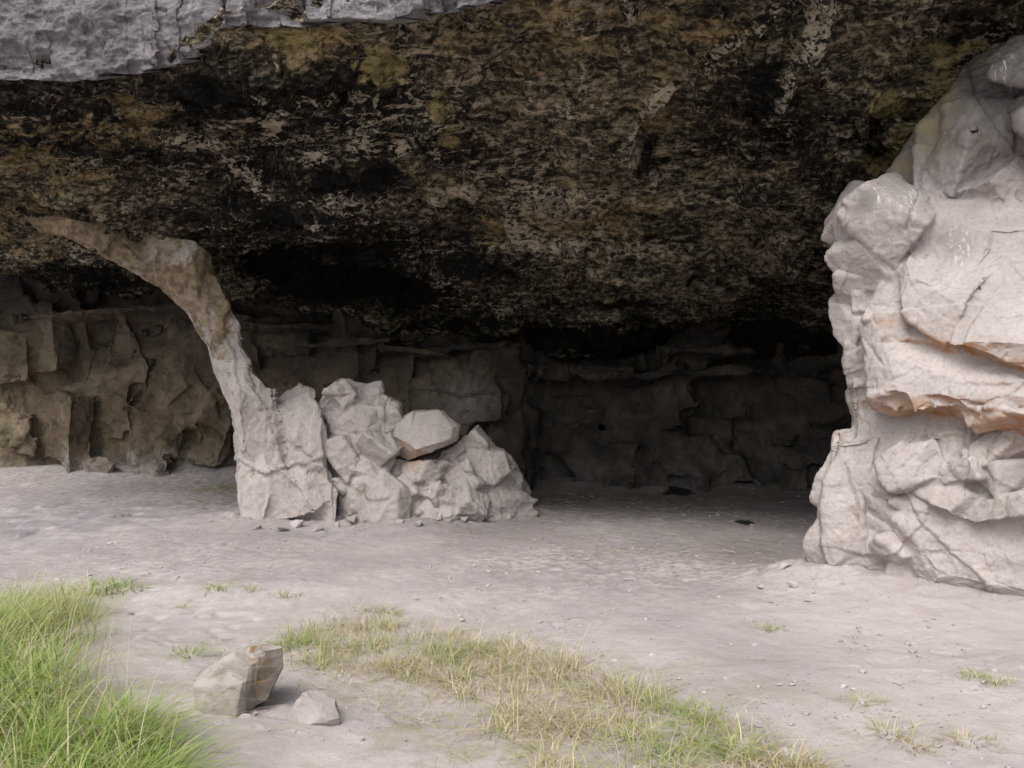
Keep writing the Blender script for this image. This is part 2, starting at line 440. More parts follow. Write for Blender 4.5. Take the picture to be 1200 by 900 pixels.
# soften the corner of the lip
for _ in range(5):
    G[n1 - 8:n1 + 8] = .25 * G[n1 - 9:n1 + 7] + .5 * G[n1 - 8:n1 + 8] + .25 * G[n1 - 7:n1 + 9]
def ridge_field(x, y, poly):
    q = [on_ceiling(*p) for p in poly]
    return seg_d(x, y, [(a[0], a[1]) for a in q])
Gx, Gy = G[:, :, 0].ravel(), G[:, :, 1].ravel()
isceil = np.zeros((n1 + n2, len(ux))); isceil[:n1] = 1
isceil = isceil.ravel()
down = np.zeros(len(Gx)); palem = np.zeros(len(Gx))
wob = fbm(np.stack([Gx, Gy, Gx * 0], 1) * 2.6, 3, 91) * .06
for poly, amp, w, pl in (([(968, -10), (962, 30), (940, 62), (922, 100), (904, 136)], .24, .10, .8),
                     ([(905, 22), (872, 48), (838, 76)], .18, .08, 1.),
                     ([(778, 122), (748, 160), (734, 200), (768, 226)], .13, .07, .8),
                     ([(735, -8), (742, 26)], .16, .07, 1.),
                     ([(470, 330), (560, 345), (660, 385), (720, 400)], .10, .12, .1),
                     ([(40, 258), (110, 272), (180, 288), (232, 303)], .07, .30, .12), ([(545, 240), (585, 262), (600, 290)], .05, .05, .7),
                     ([(330, 228), (382, 254), (428, 268)], .06, .05, .9), ([(385, 226), (415, 236), (448, 240)], .05, .05, 1.),
                     ([(600, 292), (650, 298), (705, 290)], .06, .05, .9), ([(630, 238), (665, 246), (700, 262)], .06, .06, .8),
                     ([(455, 312), (500, 328), (545, 350)], .07, .06, .5), ([(820, 330), (870, 322), (930, 335)], .06, .06, .5),
                     ([(610, 330), (700, 348), (780, 352)], .06, .06, .5), ([(190, 205), (250, 212), (300, 218)], .05, .05, .5),
                     ([(480, 175), (500, 190), (512, 214)], .05, .05, .4), ([(690, 100), (672, 140), (640, 160)], .07, .06, .4),
                     ([(560, 60), (600, 92), (655, 98)], .06, .06, .3), ([(300, 110), (345, 128), (380, 120)], .07, .06, .3),
                     ([(300, 225), (350, 240), (425, 262)], .05, .06, .8)):
    d = ridge_field(Gx, Gy, poly) + wob
    down += amp * np.exp(-(d / w) ** 2); palem = np.maximum(palem, pl * np.exp(-(d / (w * .9)) ** 2))
# big plate scars: inside the outline the roof hangs lower / sits higher
def plate(poly, amp, soft):
    global down
    q = np.array([on_ceiling(*p)[:2] for p in poly]); n = len(q)
    xs, ys = Gx + wob * 2, Gy + wob * 1.5
    ins = np.zeros(len(Gx), bool)
    for i in range(n):
        a, b = q[i], q[(i + 1) % n]
        c = ((a[1] > ys) != (b[1] > ys)) & (xs < (b[0] - a[0]) * (ys - a[1]) / (b[1] - a[1] + 1e-12) + a[0])
        ins ^= c
    d = seg_d(xs, ys, [tuple(v) for v in q] + [tuple(q[0])])
    down += amp * sstep(-soft, soft, np.where(ins, d, -d))
plate([(775, 125), (735, 195), (770, 228), (860, 243), (930, 235), (965, 190), (930, 140), (850, 120)], -.18, .04)
plate([(300, 300), (300, 345), (400, 370), (520, 360), (470, 318), (380, 295)], -.22, .08)
plate([(830, 20), (700, 60), (640, 150), (560, 60), (600, -10)], -.07, .06)
plate([(120, 110), (300, 60), (480, 100), (420, 160), (260, 160), (140, 170)], .06, .05)
plate([(620, 385), (760, 372), (900, 372), (990, 380), (990, 418), (800, 416), (680, 405)], -.22, .12)
plate([(500, 220), (680, 230), (720, 300), (560, 300)], -.06, .05)
p3 = G.reshape(-1, 3).copy()
Nn = grid_normals(G).reshape(-1, 3)
if Nn[len(ux) * 200 + 300, 2] > 0: Nn = -Nn            # outward: down on the ceiling, out on the face
f1, e1 = conch(p3, 1.0, 101, stretch=(1.5, 1, .7))
f2, e2 = conch(p3, .36, 111, stretch=(1.5, 1, .7))
f3, e3 = conch(p3, .13, 121, stretch=(1.6, 1, .8))
face = 1 - isceil
pr = p3 @ np.array([[math.cos(.22), math.sin(.22), 0], [-math.sin(.22), math.cos(.22), 0], [0, 0, 1]])
fk1, fe1 = flake(pr, .8, 181, 2.8, .09, (2.6, .9, .8)); fk2, fe2 = flake(pr, .27, 185, 2.6, .16, (2.6, .9, .8))
cm = .5 + .5 * isceil
disp = (.36 * f1 + .15 * f2 + .05 * f3 + .15 * fbm(p3 * .9, 4, 140, .6) + .016 * fbm(p3 * 7, 4, 150, .6) + .28 * fk1 + .10 * fk2) * cm
disp = np.where(face > 0, .12 * f1 + .10 * f2 + .05 * f3 + .06 * fbm(p3 * .9, 4, 160) + .02 * fbm(p3 * 9, 4, 165, .65) + .03 * fk2, disp)
# scour holes in the lower edge of the face
hole = np.clip(vnoise(p3 * 3.1 + 7, 171), 0, 1) ** 3
disp -= .45 * hole * face * np.exp(-((p3[:, 2] - G[n1 - 1, :, 2].repeat(1)[None].repeat(n1 + n2, 0).ravel()) / .5) ** 2)
fade = sstep(17.8, 16.5, p3[:, 1])
p3 += Nn * disp[:, None]
p3[:, 2] -= down * isceil
qx, qy = PROJ(p3)
c_attr = dict(
    soot_shade=np.clip(np.maximum.reduce([
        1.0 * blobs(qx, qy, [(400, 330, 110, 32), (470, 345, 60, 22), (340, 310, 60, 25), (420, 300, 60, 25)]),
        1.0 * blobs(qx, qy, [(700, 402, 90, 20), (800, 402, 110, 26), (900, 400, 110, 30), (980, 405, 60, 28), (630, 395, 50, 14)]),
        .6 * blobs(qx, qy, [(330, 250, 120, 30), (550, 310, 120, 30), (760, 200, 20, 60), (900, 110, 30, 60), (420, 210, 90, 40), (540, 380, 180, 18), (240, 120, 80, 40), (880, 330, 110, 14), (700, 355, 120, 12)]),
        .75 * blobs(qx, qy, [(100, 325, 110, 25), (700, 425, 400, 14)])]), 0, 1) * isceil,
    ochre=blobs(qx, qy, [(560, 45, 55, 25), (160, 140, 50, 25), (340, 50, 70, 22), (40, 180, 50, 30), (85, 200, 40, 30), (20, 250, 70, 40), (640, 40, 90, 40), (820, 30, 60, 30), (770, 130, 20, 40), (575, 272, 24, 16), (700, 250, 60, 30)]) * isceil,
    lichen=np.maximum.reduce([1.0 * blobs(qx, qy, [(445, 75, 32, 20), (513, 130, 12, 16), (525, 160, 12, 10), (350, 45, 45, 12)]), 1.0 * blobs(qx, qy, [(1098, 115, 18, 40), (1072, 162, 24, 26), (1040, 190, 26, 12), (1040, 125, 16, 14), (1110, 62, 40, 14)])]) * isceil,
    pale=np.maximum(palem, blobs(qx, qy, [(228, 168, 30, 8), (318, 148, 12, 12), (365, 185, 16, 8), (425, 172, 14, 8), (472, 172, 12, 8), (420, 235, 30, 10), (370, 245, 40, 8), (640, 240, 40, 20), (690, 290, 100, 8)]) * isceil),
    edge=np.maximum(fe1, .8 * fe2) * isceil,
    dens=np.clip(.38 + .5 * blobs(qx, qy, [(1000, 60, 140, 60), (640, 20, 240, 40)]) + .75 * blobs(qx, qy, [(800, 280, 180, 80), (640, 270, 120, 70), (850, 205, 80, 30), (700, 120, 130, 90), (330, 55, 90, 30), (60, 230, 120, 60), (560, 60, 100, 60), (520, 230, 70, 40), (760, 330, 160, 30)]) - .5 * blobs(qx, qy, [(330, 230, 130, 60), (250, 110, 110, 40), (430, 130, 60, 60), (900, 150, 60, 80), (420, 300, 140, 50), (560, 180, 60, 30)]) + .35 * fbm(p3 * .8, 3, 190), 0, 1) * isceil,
    tan=np.maximum.reduce([.9 * blobs(qx, qy, [(60, 270, 130, 30), (20, 215, 60, 40)]), .8 * blobs(qx, qy, [(850, 205, 70, 25), (700, 230, 110, 40), (800, 330, 160, 25), (740, 100, 60, 60)]), .5 * blobs(qx, qy, [(640, 330, 120, 30), (520, 220, 90, 30)])]) * isceil)
F = grid_faces(n1 + n2, len(ux))
rowcut = (n1 - 1) * (len(ux) - 1)
def sub(name, Fs, mat):
    used = np.unique(Fs); inv = np.zeros(len(p3), np.int32); inv[used] = np.arange(len(used))
    return make_mesh(name, p3[used], inv[Fs], mat, {k: v[used] for k, v in c_attr.items()})
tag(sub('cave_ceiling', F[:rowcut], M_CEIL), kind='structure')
tag(sub('cliff', F[rowcut:], M_CLIFF), kind='structure')
# rock mass closing the hill above and behind
topz = 12.5
bm = bmesh.new()
vs = [bm.verts.new(v) for v in ((-18, 17, 13.2), (12, 4.8, 13.6), (60, 3, 15), (60, 60, 26), (-60, 60, 26), (-60, 21, 15), (-18, 17, -1), (12, 4.8, -1), (60, 3, -1), (-60, 21, -1))]
for f in ((0, 1, 2, 3, 4, 5), (1, 7, 8, 2), (0, 5, 9, 6)): bm.faces.new([vs[i] for i in f])
me = bpy.data.meshes.new('hill'); bm.to_mesh(me); bm.free(); me.materials.append(M_CLIFF)
ho = bpy.data.objects.new('hill', me); COL.objects.link(ho); tag(ho, kind='structure')

# ------------------------------------------------------------------ back wall of the cave
path = np.array([(-20, 17.2), (-14.5, 16.3), (-11.8, 15.7), (-9.0, 16.0), (-6.6, 15.7), (-4.6, 16.2), (-2.6, 15.6), (-.8, 15.2), (1.2, 15.9), (3.2, 15.6), (5.2, 15.3), (7.2, 14.0), (8.4, 11.5), (8.6, 7.5)])
def catmull(p, n):
    out = []
    q = np.vstack([2 * p[0] - p[1], p, 2 * p[-1] - p[-2]])
    for i in range(len(p) - 1):
        a, b, c, d = q[i:i + 4]
        t = np.linspace(0, 1, n, endpoint=False)[:, None]
        out.append(.5 * (2 * b + (c - a) * t + (2 * a - 5 * b + 4 * c - d) * t ** 2 + (3 * b - a - 3 * c + d) * t ** 3))
    return np.vstack(out + [p[-1:]])
pc = catmull(path, 90)

# ------------------------------------------------------------------ rocks from fused blocks
def chunk(bm, poly, Yf, Yb, bulge=.15, back=.85, inner=.6, cuts=7, depth=.13):
    poly = [p if len(p) == 3 else (p[0], p[1], Yf) for p in poly]
    c = np.mean([p[:2] for p in poly], 0); cY = np.mean([p[2] for p in poly])
    pts = [P(*p) for p in poly]
    for p in poly:
        q = c + (np.array(p[:2]) - c) * inner
        pts.append(P(q[0], q[1], cY + (p[2] - cY) * inner - bulge))
    for p in poly:
        q = c + (np.array(p[:2]) - c) * back
        pts.append(P(q[0], q[1], Yb + (p[2] - cY)))
    hull(bm, pts)
    r = np.random.default_rng(int(abs(poly[0][0]) * 7 + abs(poly[0][1]) * 13 + len(poly)))
    for _ in range(cuts):
        n = r.normal(size=3) + np.array([0, -.9, .25]); n /= np.linalg.norm(n)
        co = np.array([v.co[:] for v in bm.verts]); d = co @ n
        lim = d.max() - (d.max() - d.min()) * r.uniform(.03, depth)
        bmesh.ops.bisect_plane(bm, geom=bm.verts[:] + bm.edges[:] + bm.faces[:], plane_co=Vector(n * lim), plane_no=Vector(n), clear_outer=True)
        co = np.array([v.co[:] for v in bm.verts]); bm.clear(); hull(bm, co)

def hull(bm, pts):
    vs = [bm.verts.new(v) for v in pts]
    bmesh.ops.convex_hull(bm, input=vs)
    junk = [v for v in bm.verts if not v.link_faces]
    if junk: bmesh.ops.delete(bm, geom=junk, context='VERTS')

def debris(poly, n, lo, hi, seed, depth, flat=.6):
    """angular blocks standing out of a heap: each a skewed, tumbled slab of its own"""
    r = np.random.default_rng(seed); q = np.array(poly, float); out = []
    mn, mx = q.min(0), q.max(0)
    while len(out) < n:
        p = mn + r.random(2) * (mx - mn); ins = False
        for i in range(len(q)):
            a, b = q[i], q[(i + 1) % len(q)]
            if (a[1] > p[1]) != (b[1] > p[1]) and p[0] < (b[0] - a[0]) * (p[1] - a[1]) / (b[1] - a[1]) + a[0]: ins = not ins
        if not ins: continue
        sz = lo + (hi - lo) * r.random() ** 2
        box = np.array([(i, j, k) for i in (-1, 1) for j in (-1, 1) for k in (-1, 1)], float) + r.uniform(-.45, .45, (8, 3))
        box *= np.array([1, r.uniform(.6, 1), r.uniform(.4, .9) * flat / .6]) * sz / 2
        ax = r.normal(size=3) * .6; ang = np.linalg.norm(ax); ax /= ang
        K = np.array([[0, -ax[2], ax[1]], [ax[2], 0, -ax[0]], [-ax[1], ax[0], 0]])
        M = np.eye(3) + math.sin(ang) * K + (1 - math.cos(ang)) * K @ K
        out.append(box @ M.T + P(p[0], p[1], depth(p[0], p[1])))
    return out

def fuse(blocks, voxel):
    """union of convex blocks -> arrays"""
    bm = bmesh.new()
    for b in blocks:
        b2 = bmesh.new()
        if isinstance(b, np.ndarray): hull(b2, b)
        else: chunk(b2, *b[0:1], **b[1])
        me = bpy.data.meshes.new('t'); b2.to_mesh(me); b2.free(); bm.from_mesh(me); bpy.data.meshes.remove(me)
    me = bpy.data.meshes.new('t'); bm.to_mesh(me); bm.free()
    o = bpy.data.objects.new('t', me); COL.objects.link(o)
    md = o.modifiers.new('r', 'REMESH'); md.mode = 'VOXEL'; md.voxel_size = voxel
    bpy.context.view_layer.update()
    dg = bpy.context.evaluated_depsgraph_get()
    ev = o.evaluated_get(dg); em = ev.to_mesh()
    V = np.zeros(len(em.vertices) * 3, np.float32); em.vertices.foreach_get('co', V); V = V.reshape(-1, 3).astype(float)
    L = np.zeros(len(em.loops), np.int32); em.loops.foreach_get('vertex_index', L); F = L.reshape(-1, 4)
    ev.to_mesh_clear(); bpy.data.objects.remove(o); bpy.data.meshes.remove(me)
    return largest(V, F)

def largest(V, F):
    lab = np.arange(len(V))
    while True:
        m = lab[F].min(1); new = lab.copy()
        for k in range(4): np.minimum.at(new, F[:, k], m)
        new = new[new]; new = new[new]
        if (new == lab).all(): break
        lab = new
    big = np.bincount(lab).argmax(); keep = lab == big
    idx = np.cumsum(keep) - 1
    return V[keep], idx[F[keep[F[:, 0]]]]

def vnormals(V, F):
    n = np.cross(V[F[:, 2]] - V[F[:, 0]], V[F[:, 3]] - V[F[:, 1]])
    r = np.zeros_like(V)
    for k in range(4):
        for c in range(3): r[:, c] += np.bincount(F[:, k], n[:, c], len(V))
    return r / np.maximum(np.linalg.norm(r, axis=1, keepdims=True), 1e-12)

def smooth(V, F, n=1):
    for _ in range(n):
        acc = np.zeros_like(V); cnt = np.zeros(len(V))
        for a, b in ((0, 1), (1, 2), (2, 3), (3, 0)):
            for c in range(3): acc[:, c] += np.bincount(F[:, a], V[F[:, b], c], len(V))
            cnt += np.bincount(F[:, a], minlength=len(V))
        V = .5 * V + .5 * acc / np.maximum(cnt, 1)[:, None]
    return V

def soft_normals(V, F, n=5):
    return vnormals(smooth(V, F, n), F)

def weather(V, F, specs, fb, seed, sm=1, flk=()):
    """all relief is one field on the blocked-out form, pushed along softened normals so that no step folds over"""
    V = smooth(V, F, sm); N = soft_normals(V, F); D = 0; es = []
    for sc, amp, st in specs:
        f, e = conch(V, sc, seed, stretch=st, convex=amp < 0, warp=.08 if amp < 0 else .16); amp = abs(amp); seed += 13
        gm = sstep(.25, .55, fbm(V / sc * .5 + 5, 3, seed))
        D = D + amp * f - min(amp * .2, .02) * sstep(.04, 0, e) * gm; es.append(e)
    for sc, amp, k in flk:
        D = D + amp * flake(V, sc, seed, k)[0]; seed += 9
    for sc, amp in fb:
        D = D + amp * fbm(V * sc, 4, seed, .5); seed += 5
    return V + N * D[:, None], es

def carve(V, F, lines):
    N = soft_normals(V, F, 8); qx, qy = PROJ(V)
    front = sstep(.0, .25, -(N * (V - np.array([0, 0, EYE]))).sum(1) / np.linalg.norm(V - np.array([0, 0, EYE]), axis=1))
    mpp = V[:, 1] / FPX
    wx = qx + 3 * vnoise(V * 9, 3) + 1.5 * vnoise(V * 25, 4); wy = qy + 3 * vnoise(V * 9, 13) + 1.5 * vnoise(V * 25, 14)
    D = np.zeros(len(V))
    for kind, amp, w, pl in lines:
        best = np.full(len(V), 1e9); sg = np.ones(len(V)); inn = np.zeros(len(V))
        for (ax, ay), (bx, by) in zip(pl[:-1], pl[1:]):
            L2 = (bx - ax) ** 2 + (by - ay) ** 2
            t = np.clip(((wx - ax) * (bx - ax) + (wy - ay) * (by - ay)) / L2, 0, 1)
            d = np.hypot(wx - ax - t * (bx - ax), wy - ay - t * (by - ay)); m = d < best
            best[m] = d[m]; sg[m] = np.sign((bx - ax) * (wy - ay) - (by - ay) * (wx - ax))[m]
        d = best * mpp
        if kind == 'crack': D -= amp * np.exp(-(d / w) ** 2) * (.6 + .5 * vnoise(V * 5, 17))
        else:
            ds = d * sg
            D += amp * sstep(-.004, .012, ds) * np.exp(-np.maximum(ds, 0) / w)
    return V + N * (D * front)[:, None]

def rock(name, blocks, voxel, specs, fb, seed, mat, attr_fn, sm=1, flk=(), lines=()):
    V, F = fuse(blocks, voxel)
    V, es = weather(V, F, specs, fb, seed, sm, flk)
    if lines: V = carve(V, F, lines)
    N = vnormals(V, F); qx, qy = PROJ(V)
    return make_mesh(name, V, F, mat, attr_fn(V, N, qx, qy))

def base_attrs(V, **k):
    z = np.zeros(len(V)); d = {a: z for a in ('rust', 'grey', 'drop', 'lichen', 'brown')}; d.update(k); return d

# the back wall: a thick backing with big angular blocks standing out of it, weathered as one surface
def wall_blocks():
    r = np.random.default_rng(61); out = []
    seg = np.r_[0, np.cumsum(np.linalg.norm(np.diff(pc, axis=0), axis=1))]
    at = lambda t: np.array([np.interp(t, seg, pc[:, 0]), np.interp(t, seg, pc[:, 1])])
    def frame(t):
        d = at(t + .2) - at(t - .2); d /= np.linalg.norm(d); return at(t), d, np.array([d[1], -d[0]])
    t = 2.0
    while t < seg[-1] - 1:
        c, d, n = frame(t); e, d2, n2 = frame(t + 1.15)
        out.append(np.array([[*(p + m * o), z] for p, m in ((c, n), (e, n2)) for o in (.02, -1.1) for z in (-.6, 6.0)]))
        t += 1.0
    N = 420
    for k in range(N):
        t = r.uniform(2.5, seg[-1] - 1.5); z = r.uniform(-.1, 4.6); c, d, n = frame(t)
        sz = r.uniform(.55, 1.5) if k < 220 else r.uniform(.25, .6)
        box = np.array([(a, b, e) for a in (-1, 1) for b in (-1, 1) for e in (-1, 1)], float) + r.uniform(-.4, .4, (8, 3))
        box *= np.array([sz * r.uniform(.7, 1.1), sz * .42, sz * r.uniform(.7, 1.25)]) / 2
        a = r.normal() * .25; ca, sa = math.cos(a), math.sin(a)
        box = box @ np.array([[ca, 0, sa], [0, 1, 0], [-sa, 0, ca]])
        a = r.normal() * .35; ca, sa = math.cos(a), math.sin(a); box = box @ np.array([[ca, sa, 0], [-sa, ca, 0], [0, 0, 1]])
        a = r.normal() * .25; ca, sa = math.cos(a), math.sin(a); box = box @ np.array([[1, 0, 0], [0, ca, sa], [0, -sa, ca]])
        push = r.uniform(-.04, .15) + .16 * math.exp(-((z - .1) / .6) ** 2) - .06 * math.exp(-((z - 2.4) / .8) ** 2)
        w = c[None] + box[:, :1] * d + (box[:, 1:2] + push) * n
        out.append(np.concatenate([w, box[:, 2:] + z], 1))
    # long thin ledges where the wall tucks under the roof
    for k in range(15):
        t = r.uniform(5, seg[-1] - 3); c, d, n = frame(t); c2 = c + n * r.uniform(.1, .7)
        z = float(ceil_z(c2[0], c2[1])) - r.uniform(-.05, .42)
        box = np.array([(a, b, e) for a in (-1, 1) for b in (-1, 1) for e in (-1, 1)], float) + r.uniform(-.4, .4, (8, 3))
        box *= np.array([r.uniform(1.2, 3.4), r.uniform(.5, 1.0), r.uniform(.1, .22)]) / 2
        box[:, 2] += box[:, 0] * r.normal() * .06
        out.append(np.concatenate([c2[None] + box[:, :1] * d + box[:, 1:2] * n, box[:, 2:] + z], 1))
    # pale rock jutting forward behind the heap
    c = np.array([-.95, 15.0])
    for q in range(7):
        b = np.array([(a, b, e) for a in (-1, 1) for b in (-1, 1) for e in (-1, 1)], float) + r.uniform(-.45, .45, (8, 3))
        out.append(b * np.array([.4, .35, .33]) * r.uniform(.6, 1.2) + np.array([c[0] + r.uniform(-.4, .4), c[1] + r.uniform(-.2, .3), r.uniform(1.3, 2.0)]))
    return out
V, F = fuse(wall_blocks(), .032)
V, es = weather(V, F, [(.8, .14, (1, 1, 1.2)), (.3, .06, (1, 1, 1))], [(1.2, .05), (7, .012)], 221, 1, flk=[(.8, .06, 3)])
jut = np.exp(-((V[:, 0] + .95) / .75) ** 2 - ((V[:, 2] - 1.7) / .55) ** 2)
w_attr = dict(
    soot_shade=np.clip(np.maximum(1.1 * sstep(-.75, -.15, V[:, 2] - ceil_z(V[:, 0], V[:, 1])), np.maximum(.93 * sstep(-2.6, .6, V[:, 0] + .5 * fbm(V * .9, 3, 250)), (.55 + .35 * sstep(-6, -2, V[:, 0])) * sstep(1.5, 3.0, V[:, 2] + .4 * fbm(V * .8, 3, 252)))) - .7 * jut, 0, 1),  # soot stain deepened with painted shade, darker to the right and under the roof
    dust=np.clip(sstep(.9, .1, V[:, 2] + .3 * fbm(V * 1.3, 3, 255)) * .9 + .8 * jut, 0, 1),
    crack=sstep(.05, .0, es[0]) * .4 * sstep(.1, .4, fbm(V * .6, 3, 271)))
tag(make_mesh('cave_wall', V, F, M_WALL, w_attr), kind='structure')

# left pillar
def cy(px, py, d): return (px, py, on_ceiling(px, py)[1] - d)
LB = [
    ([cy(20,252,-.1), cy(70,250,-.1), cy(150,262,-.1), cy(165,318,.55), cy(120,298,.5), cy(80,283,.36), cy(40,271,.16)], dict(Yf=11.0, Yb=12.5, bulge=.02, inner=.85, cuts=0)),
    ([cy(62,262,-.1), cy(120,262,-.2), cy(175,275,-.2), cy(230,300,-.1), (215,350,10.9), cy(172,322,.35), cy(130,302,.4), cy(84,286,.3)], dict(Yf=11.0, Yb=12.3, bulge=.03, inner=.8, cuts=0)),
    ([(78,262,11.5),(130,252,11.3),(190,262,11.1),(242,300,11.0),(235,350,10.95),(185,338,10.95),(130,304,11.1),(92,286,11.3)], dict(Yf=11.0, Yb=12.6, bulge=.05)),
    ([(150,262),(245,285),(264,330),(250,372),(218,368),(190,345),(165,312)], dict(Yf=10.9, Yb=12.3, bulge=.15)),
    ([(195,300),(255,320),(288,380),(285,425),(252,430),(228,392),(215,350)], dict(Yf=10.9, Yb=12.0, bulge=.12)),
    ([(230,385),(276,380),(300,430),(322,470),(300,500),(272,500),(252,450)], dict(Yf=10.85, Yb=12.0, bulge=.12)),
    ([(256,440),(292,425),(325,455),(336,530),(338,560),(285,560),(270,500)], dict(Yf=10.75, Yb=12.2, bulge=.2)),
    ([(270,500),(335,520),(342,600),(340,640),(278,640),(280,560)], dict(Yf=10.7, Yb=12.4, bulge=.15)),
    ([(322,448),(343,432),(368,446),(388,500),(396,580),(345,570),(332,520)], dict(Yf=10.75, Yb=12.0, bulge=.16)),
    ([(330,520),(392,515),(400,560),(398,640),(330,640)], dict(Yf=10.65, Yb=12.4, bulge=.14)),
    ([(300,545),(350,540),(396,575),(380,608),(320,612)], dict(Yf=10.55, Yb=11.6, bulge=.1)),
]
def la(V, N, qx, qy):
    return base_attrs(V, rust=.7 * blobs(qx, qy, [(205, 325, 30, 20), (218, 345, 14, 16)]) , grey=np.maximum(1.0 * blobs(qx, qy, [(255, 340, 26, 50), (110, 290, 90, 30), (190, 340, 50, 26)]), .5 * blobs(qx, qy, [(300, 400, 30, 60)])),
                      lichen=.9 * blobs(qx, qy, [(90, 272, 80, 22), (20, 255, 60, 20), (160, 275, 60, 16)]), brown=blobs(qx, qy, [(120, 285, 80, 40), (40, 262, 70, 40), (195, 335, 50, 40), (240, 330, 26, 60), (262, 360, 16, 60)]))
o = rock('rock_pillar', LB, .02, [(.6, .10, (1, 1, 2.6)), (.26, .03, (1, 1, 1.8)), (.09, .012, (1, 1, 1.2))], [(2.2, .02), (10, .005)], 301, M_LEFT, la, sm=2, flk=[(.6, .04, 3)], lines=[
    ('crack', .07, .03, [(316, 435), (326, 480), (334, 520), (337, 548)]), ('step', .05, .2, [(342, 546), (312, 556), (280, 540)]),
    ('crack', .05, .02, [(372, 450), (384, 500), (392, 540)]), ('step', .05, .25, [(396, 525), (372, 540), (345, 520), (348, 500)]),
    ('step', .04, .2, [(300, 400), (290, 440), (312, 480), (325, 520)]), ('step', .05, .2, [(270, 350), (262, 385), (275, 410), (280, 440)]),
    ('crack', .04, .02, [(306, 552), (312, 580), (306, 610)])])
tag(o, 'slender pale rock column leaning left, its rust-stained top fused into the cave ceiling', 'rock pillar')

HB = [
    ([(372,470),(412,462),(440,500),(440,640),(372,640)], dict(Yf=11.05, Yb=12.3, bulge=.05)),
    ([(430,500),(480,520),(500,600),(430,620)], dict(Yf=11.25, Yb=12.3, bulge=.05)),
    ([(378,462),(402,442),(432,450),(440,470),(445,545),(395,548)], dict(Yf=11.0, Yb=12.2, bulge=.12)),
    ([(432,470),(450,462),(468,475),(466,520),(448,548),(430,540)], dict(Yf=11.05, Yb=12.2, bulge=.08)),
    ([(392,455),(405,446),(418,458),(412,482),(396,490)], dict(Yf=10.9, Yb=11.6, bulge=.05)),
    ([(425,452),(446,448),(452,468),(436,476)], dict(Yf=11.1, Yb=11.9, bulge=.05)),
    ([(398,530),(430,535),(455,560),(440,580),(402,575)], dict(Yf=10.8, Yb=12.2, bulge=.12)),
    ([(398,560),(450,550),(480,575),(480,640),(398,640)], dict(Yf=10.75, Yb=12.3, bulge=.14)),
]
HB += debris([(384,455),(440,455),(468,500),(470,600),(400,600)], 26, .18, .5, 71, lambda x, y: 10.95 + .25 * (y < 500), 1.0)
o = rock('rock_outcrop', HB, .018, [(.4, -.08, (1, 1, 1.3)), (.15, .03, (1, 1, 1)), (.06, .012, (1, 1, 1))], [(3, .012), (12, .004)], 341, M_LEFT,
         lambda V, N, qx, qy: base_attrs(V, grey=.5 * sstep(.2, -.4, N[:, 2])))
tag(o, 'jagged pale blocky rock standing between the leaning column and the perched boulder', 'rock')
HP = [
    ([(470,545),(505,540),(522,556),(500,575),(478,570)], dict(Yf=10.95, Yb=12, bulge=.1)),
    ([(520,560),(548,535),(560,560),(540,585)], dict(Yf=11.05, Yb=12, bulge=.1)),
    ([(405,585),(440,572),(465,590),(455,625),(410,625)], dict(Yf=10.75, Yb=12, bulge=.08)),
    ([(485,590),(520,582),(540,604),(525,630),(480,630)], dict(Yf=10.9, Yb=12, bulge=.08)),
    ([(562,520),(590,525),(600,552),(580,570),(560,552)], dict(Yf=11.2, Yb=12.4, bulge=.1)),
    ([(440,560),(470,535),(540,520),(590,520),(612,548),(618,600),(600,630),(450,640)], dict(Yf=11.35, Yb=13.0, bulge=.2)),
    ([(500,545),(545,512),(580,508),(600,540),(590,590),(520,600)], dict(Yf=11.3, Yb=12.8, bulge=.15)),
    ([(575,520),(600,535),(622,575),(624,605),(600,620),(570,600)], dict(Yf=11.9, Yb=13.2, bulge=.15)),
    ([(455,555),(490,540),(530,545),(520,580),(480,598),(455,590)], dict(Yf=11.1, Yb=12.2, bulge=.15)),
    ([(450,585),(520,575),(560,600),(550,635),(450,640)], dict(Yf=11.0, Yb=12.5, bulge=.1)),
]
HP += debris([(455,560),(500,535),(560,522),(600,540),(612,600),(450,606)], 46, .16, .55, 73, lambda x, y: 11.05 + .5 * max(0, (x - 520) / 90) + .35 * max(0, (575 - y) / 50))
HP += debris([(410,600),(600,600),(605,612),(400,616)], 24, .1, .25, 74, lambda x, y: 10.85 + .5 * max(0, (x - 500) / 90))
o = rock('rock_outcrop', HP, .018, [(.3, -.05, (1, 1, .9)), (.14, .03, (1.1, 1, .8)), (.06, .014, (1.3, 1, .7))], [(3, .015), (12, .005)], 361, M_LEFT,
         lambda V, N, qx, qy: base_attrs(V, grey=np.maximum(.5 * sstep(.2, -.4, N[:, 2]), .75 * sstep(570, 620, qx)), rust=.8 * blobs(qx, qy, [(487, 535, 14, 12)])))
tag(o, 'low crumbling rock heap with flaky ledges, right of the leaning column', 'rock')
BB = [([(452,505),(462,488),(490,478),(518,480),(540,500),(538,518),(505,532),(476,543),(456,532)], dict(Yf=10.95, Yb=11.9, bulge=.16)),
      ([(500,484),(520,480),(542,498),(540,514),(510,525)], dict(Yf=11.0, Yb=11.9, bulge=.05))]
o = rock('boulder', BB, .015, [(.4, .04, (1, 1, 1)), (.15, .02, (1, 1, 1)), (.06, .008, (1, 1, 1))], [(3, .01), (12, .004)], 381, M_LEFT,
         lambda V, N, qx, qy: base_attrs(V, rust=.9 * sstep(-.35, -.8, N[:, 2]) * sstep(520, 480, qx), grey=.6 * sstep(505, 535, qx)))
tag(o, 'rounded pale boulder perched on top of the crumbling rock heap', 'boulder')

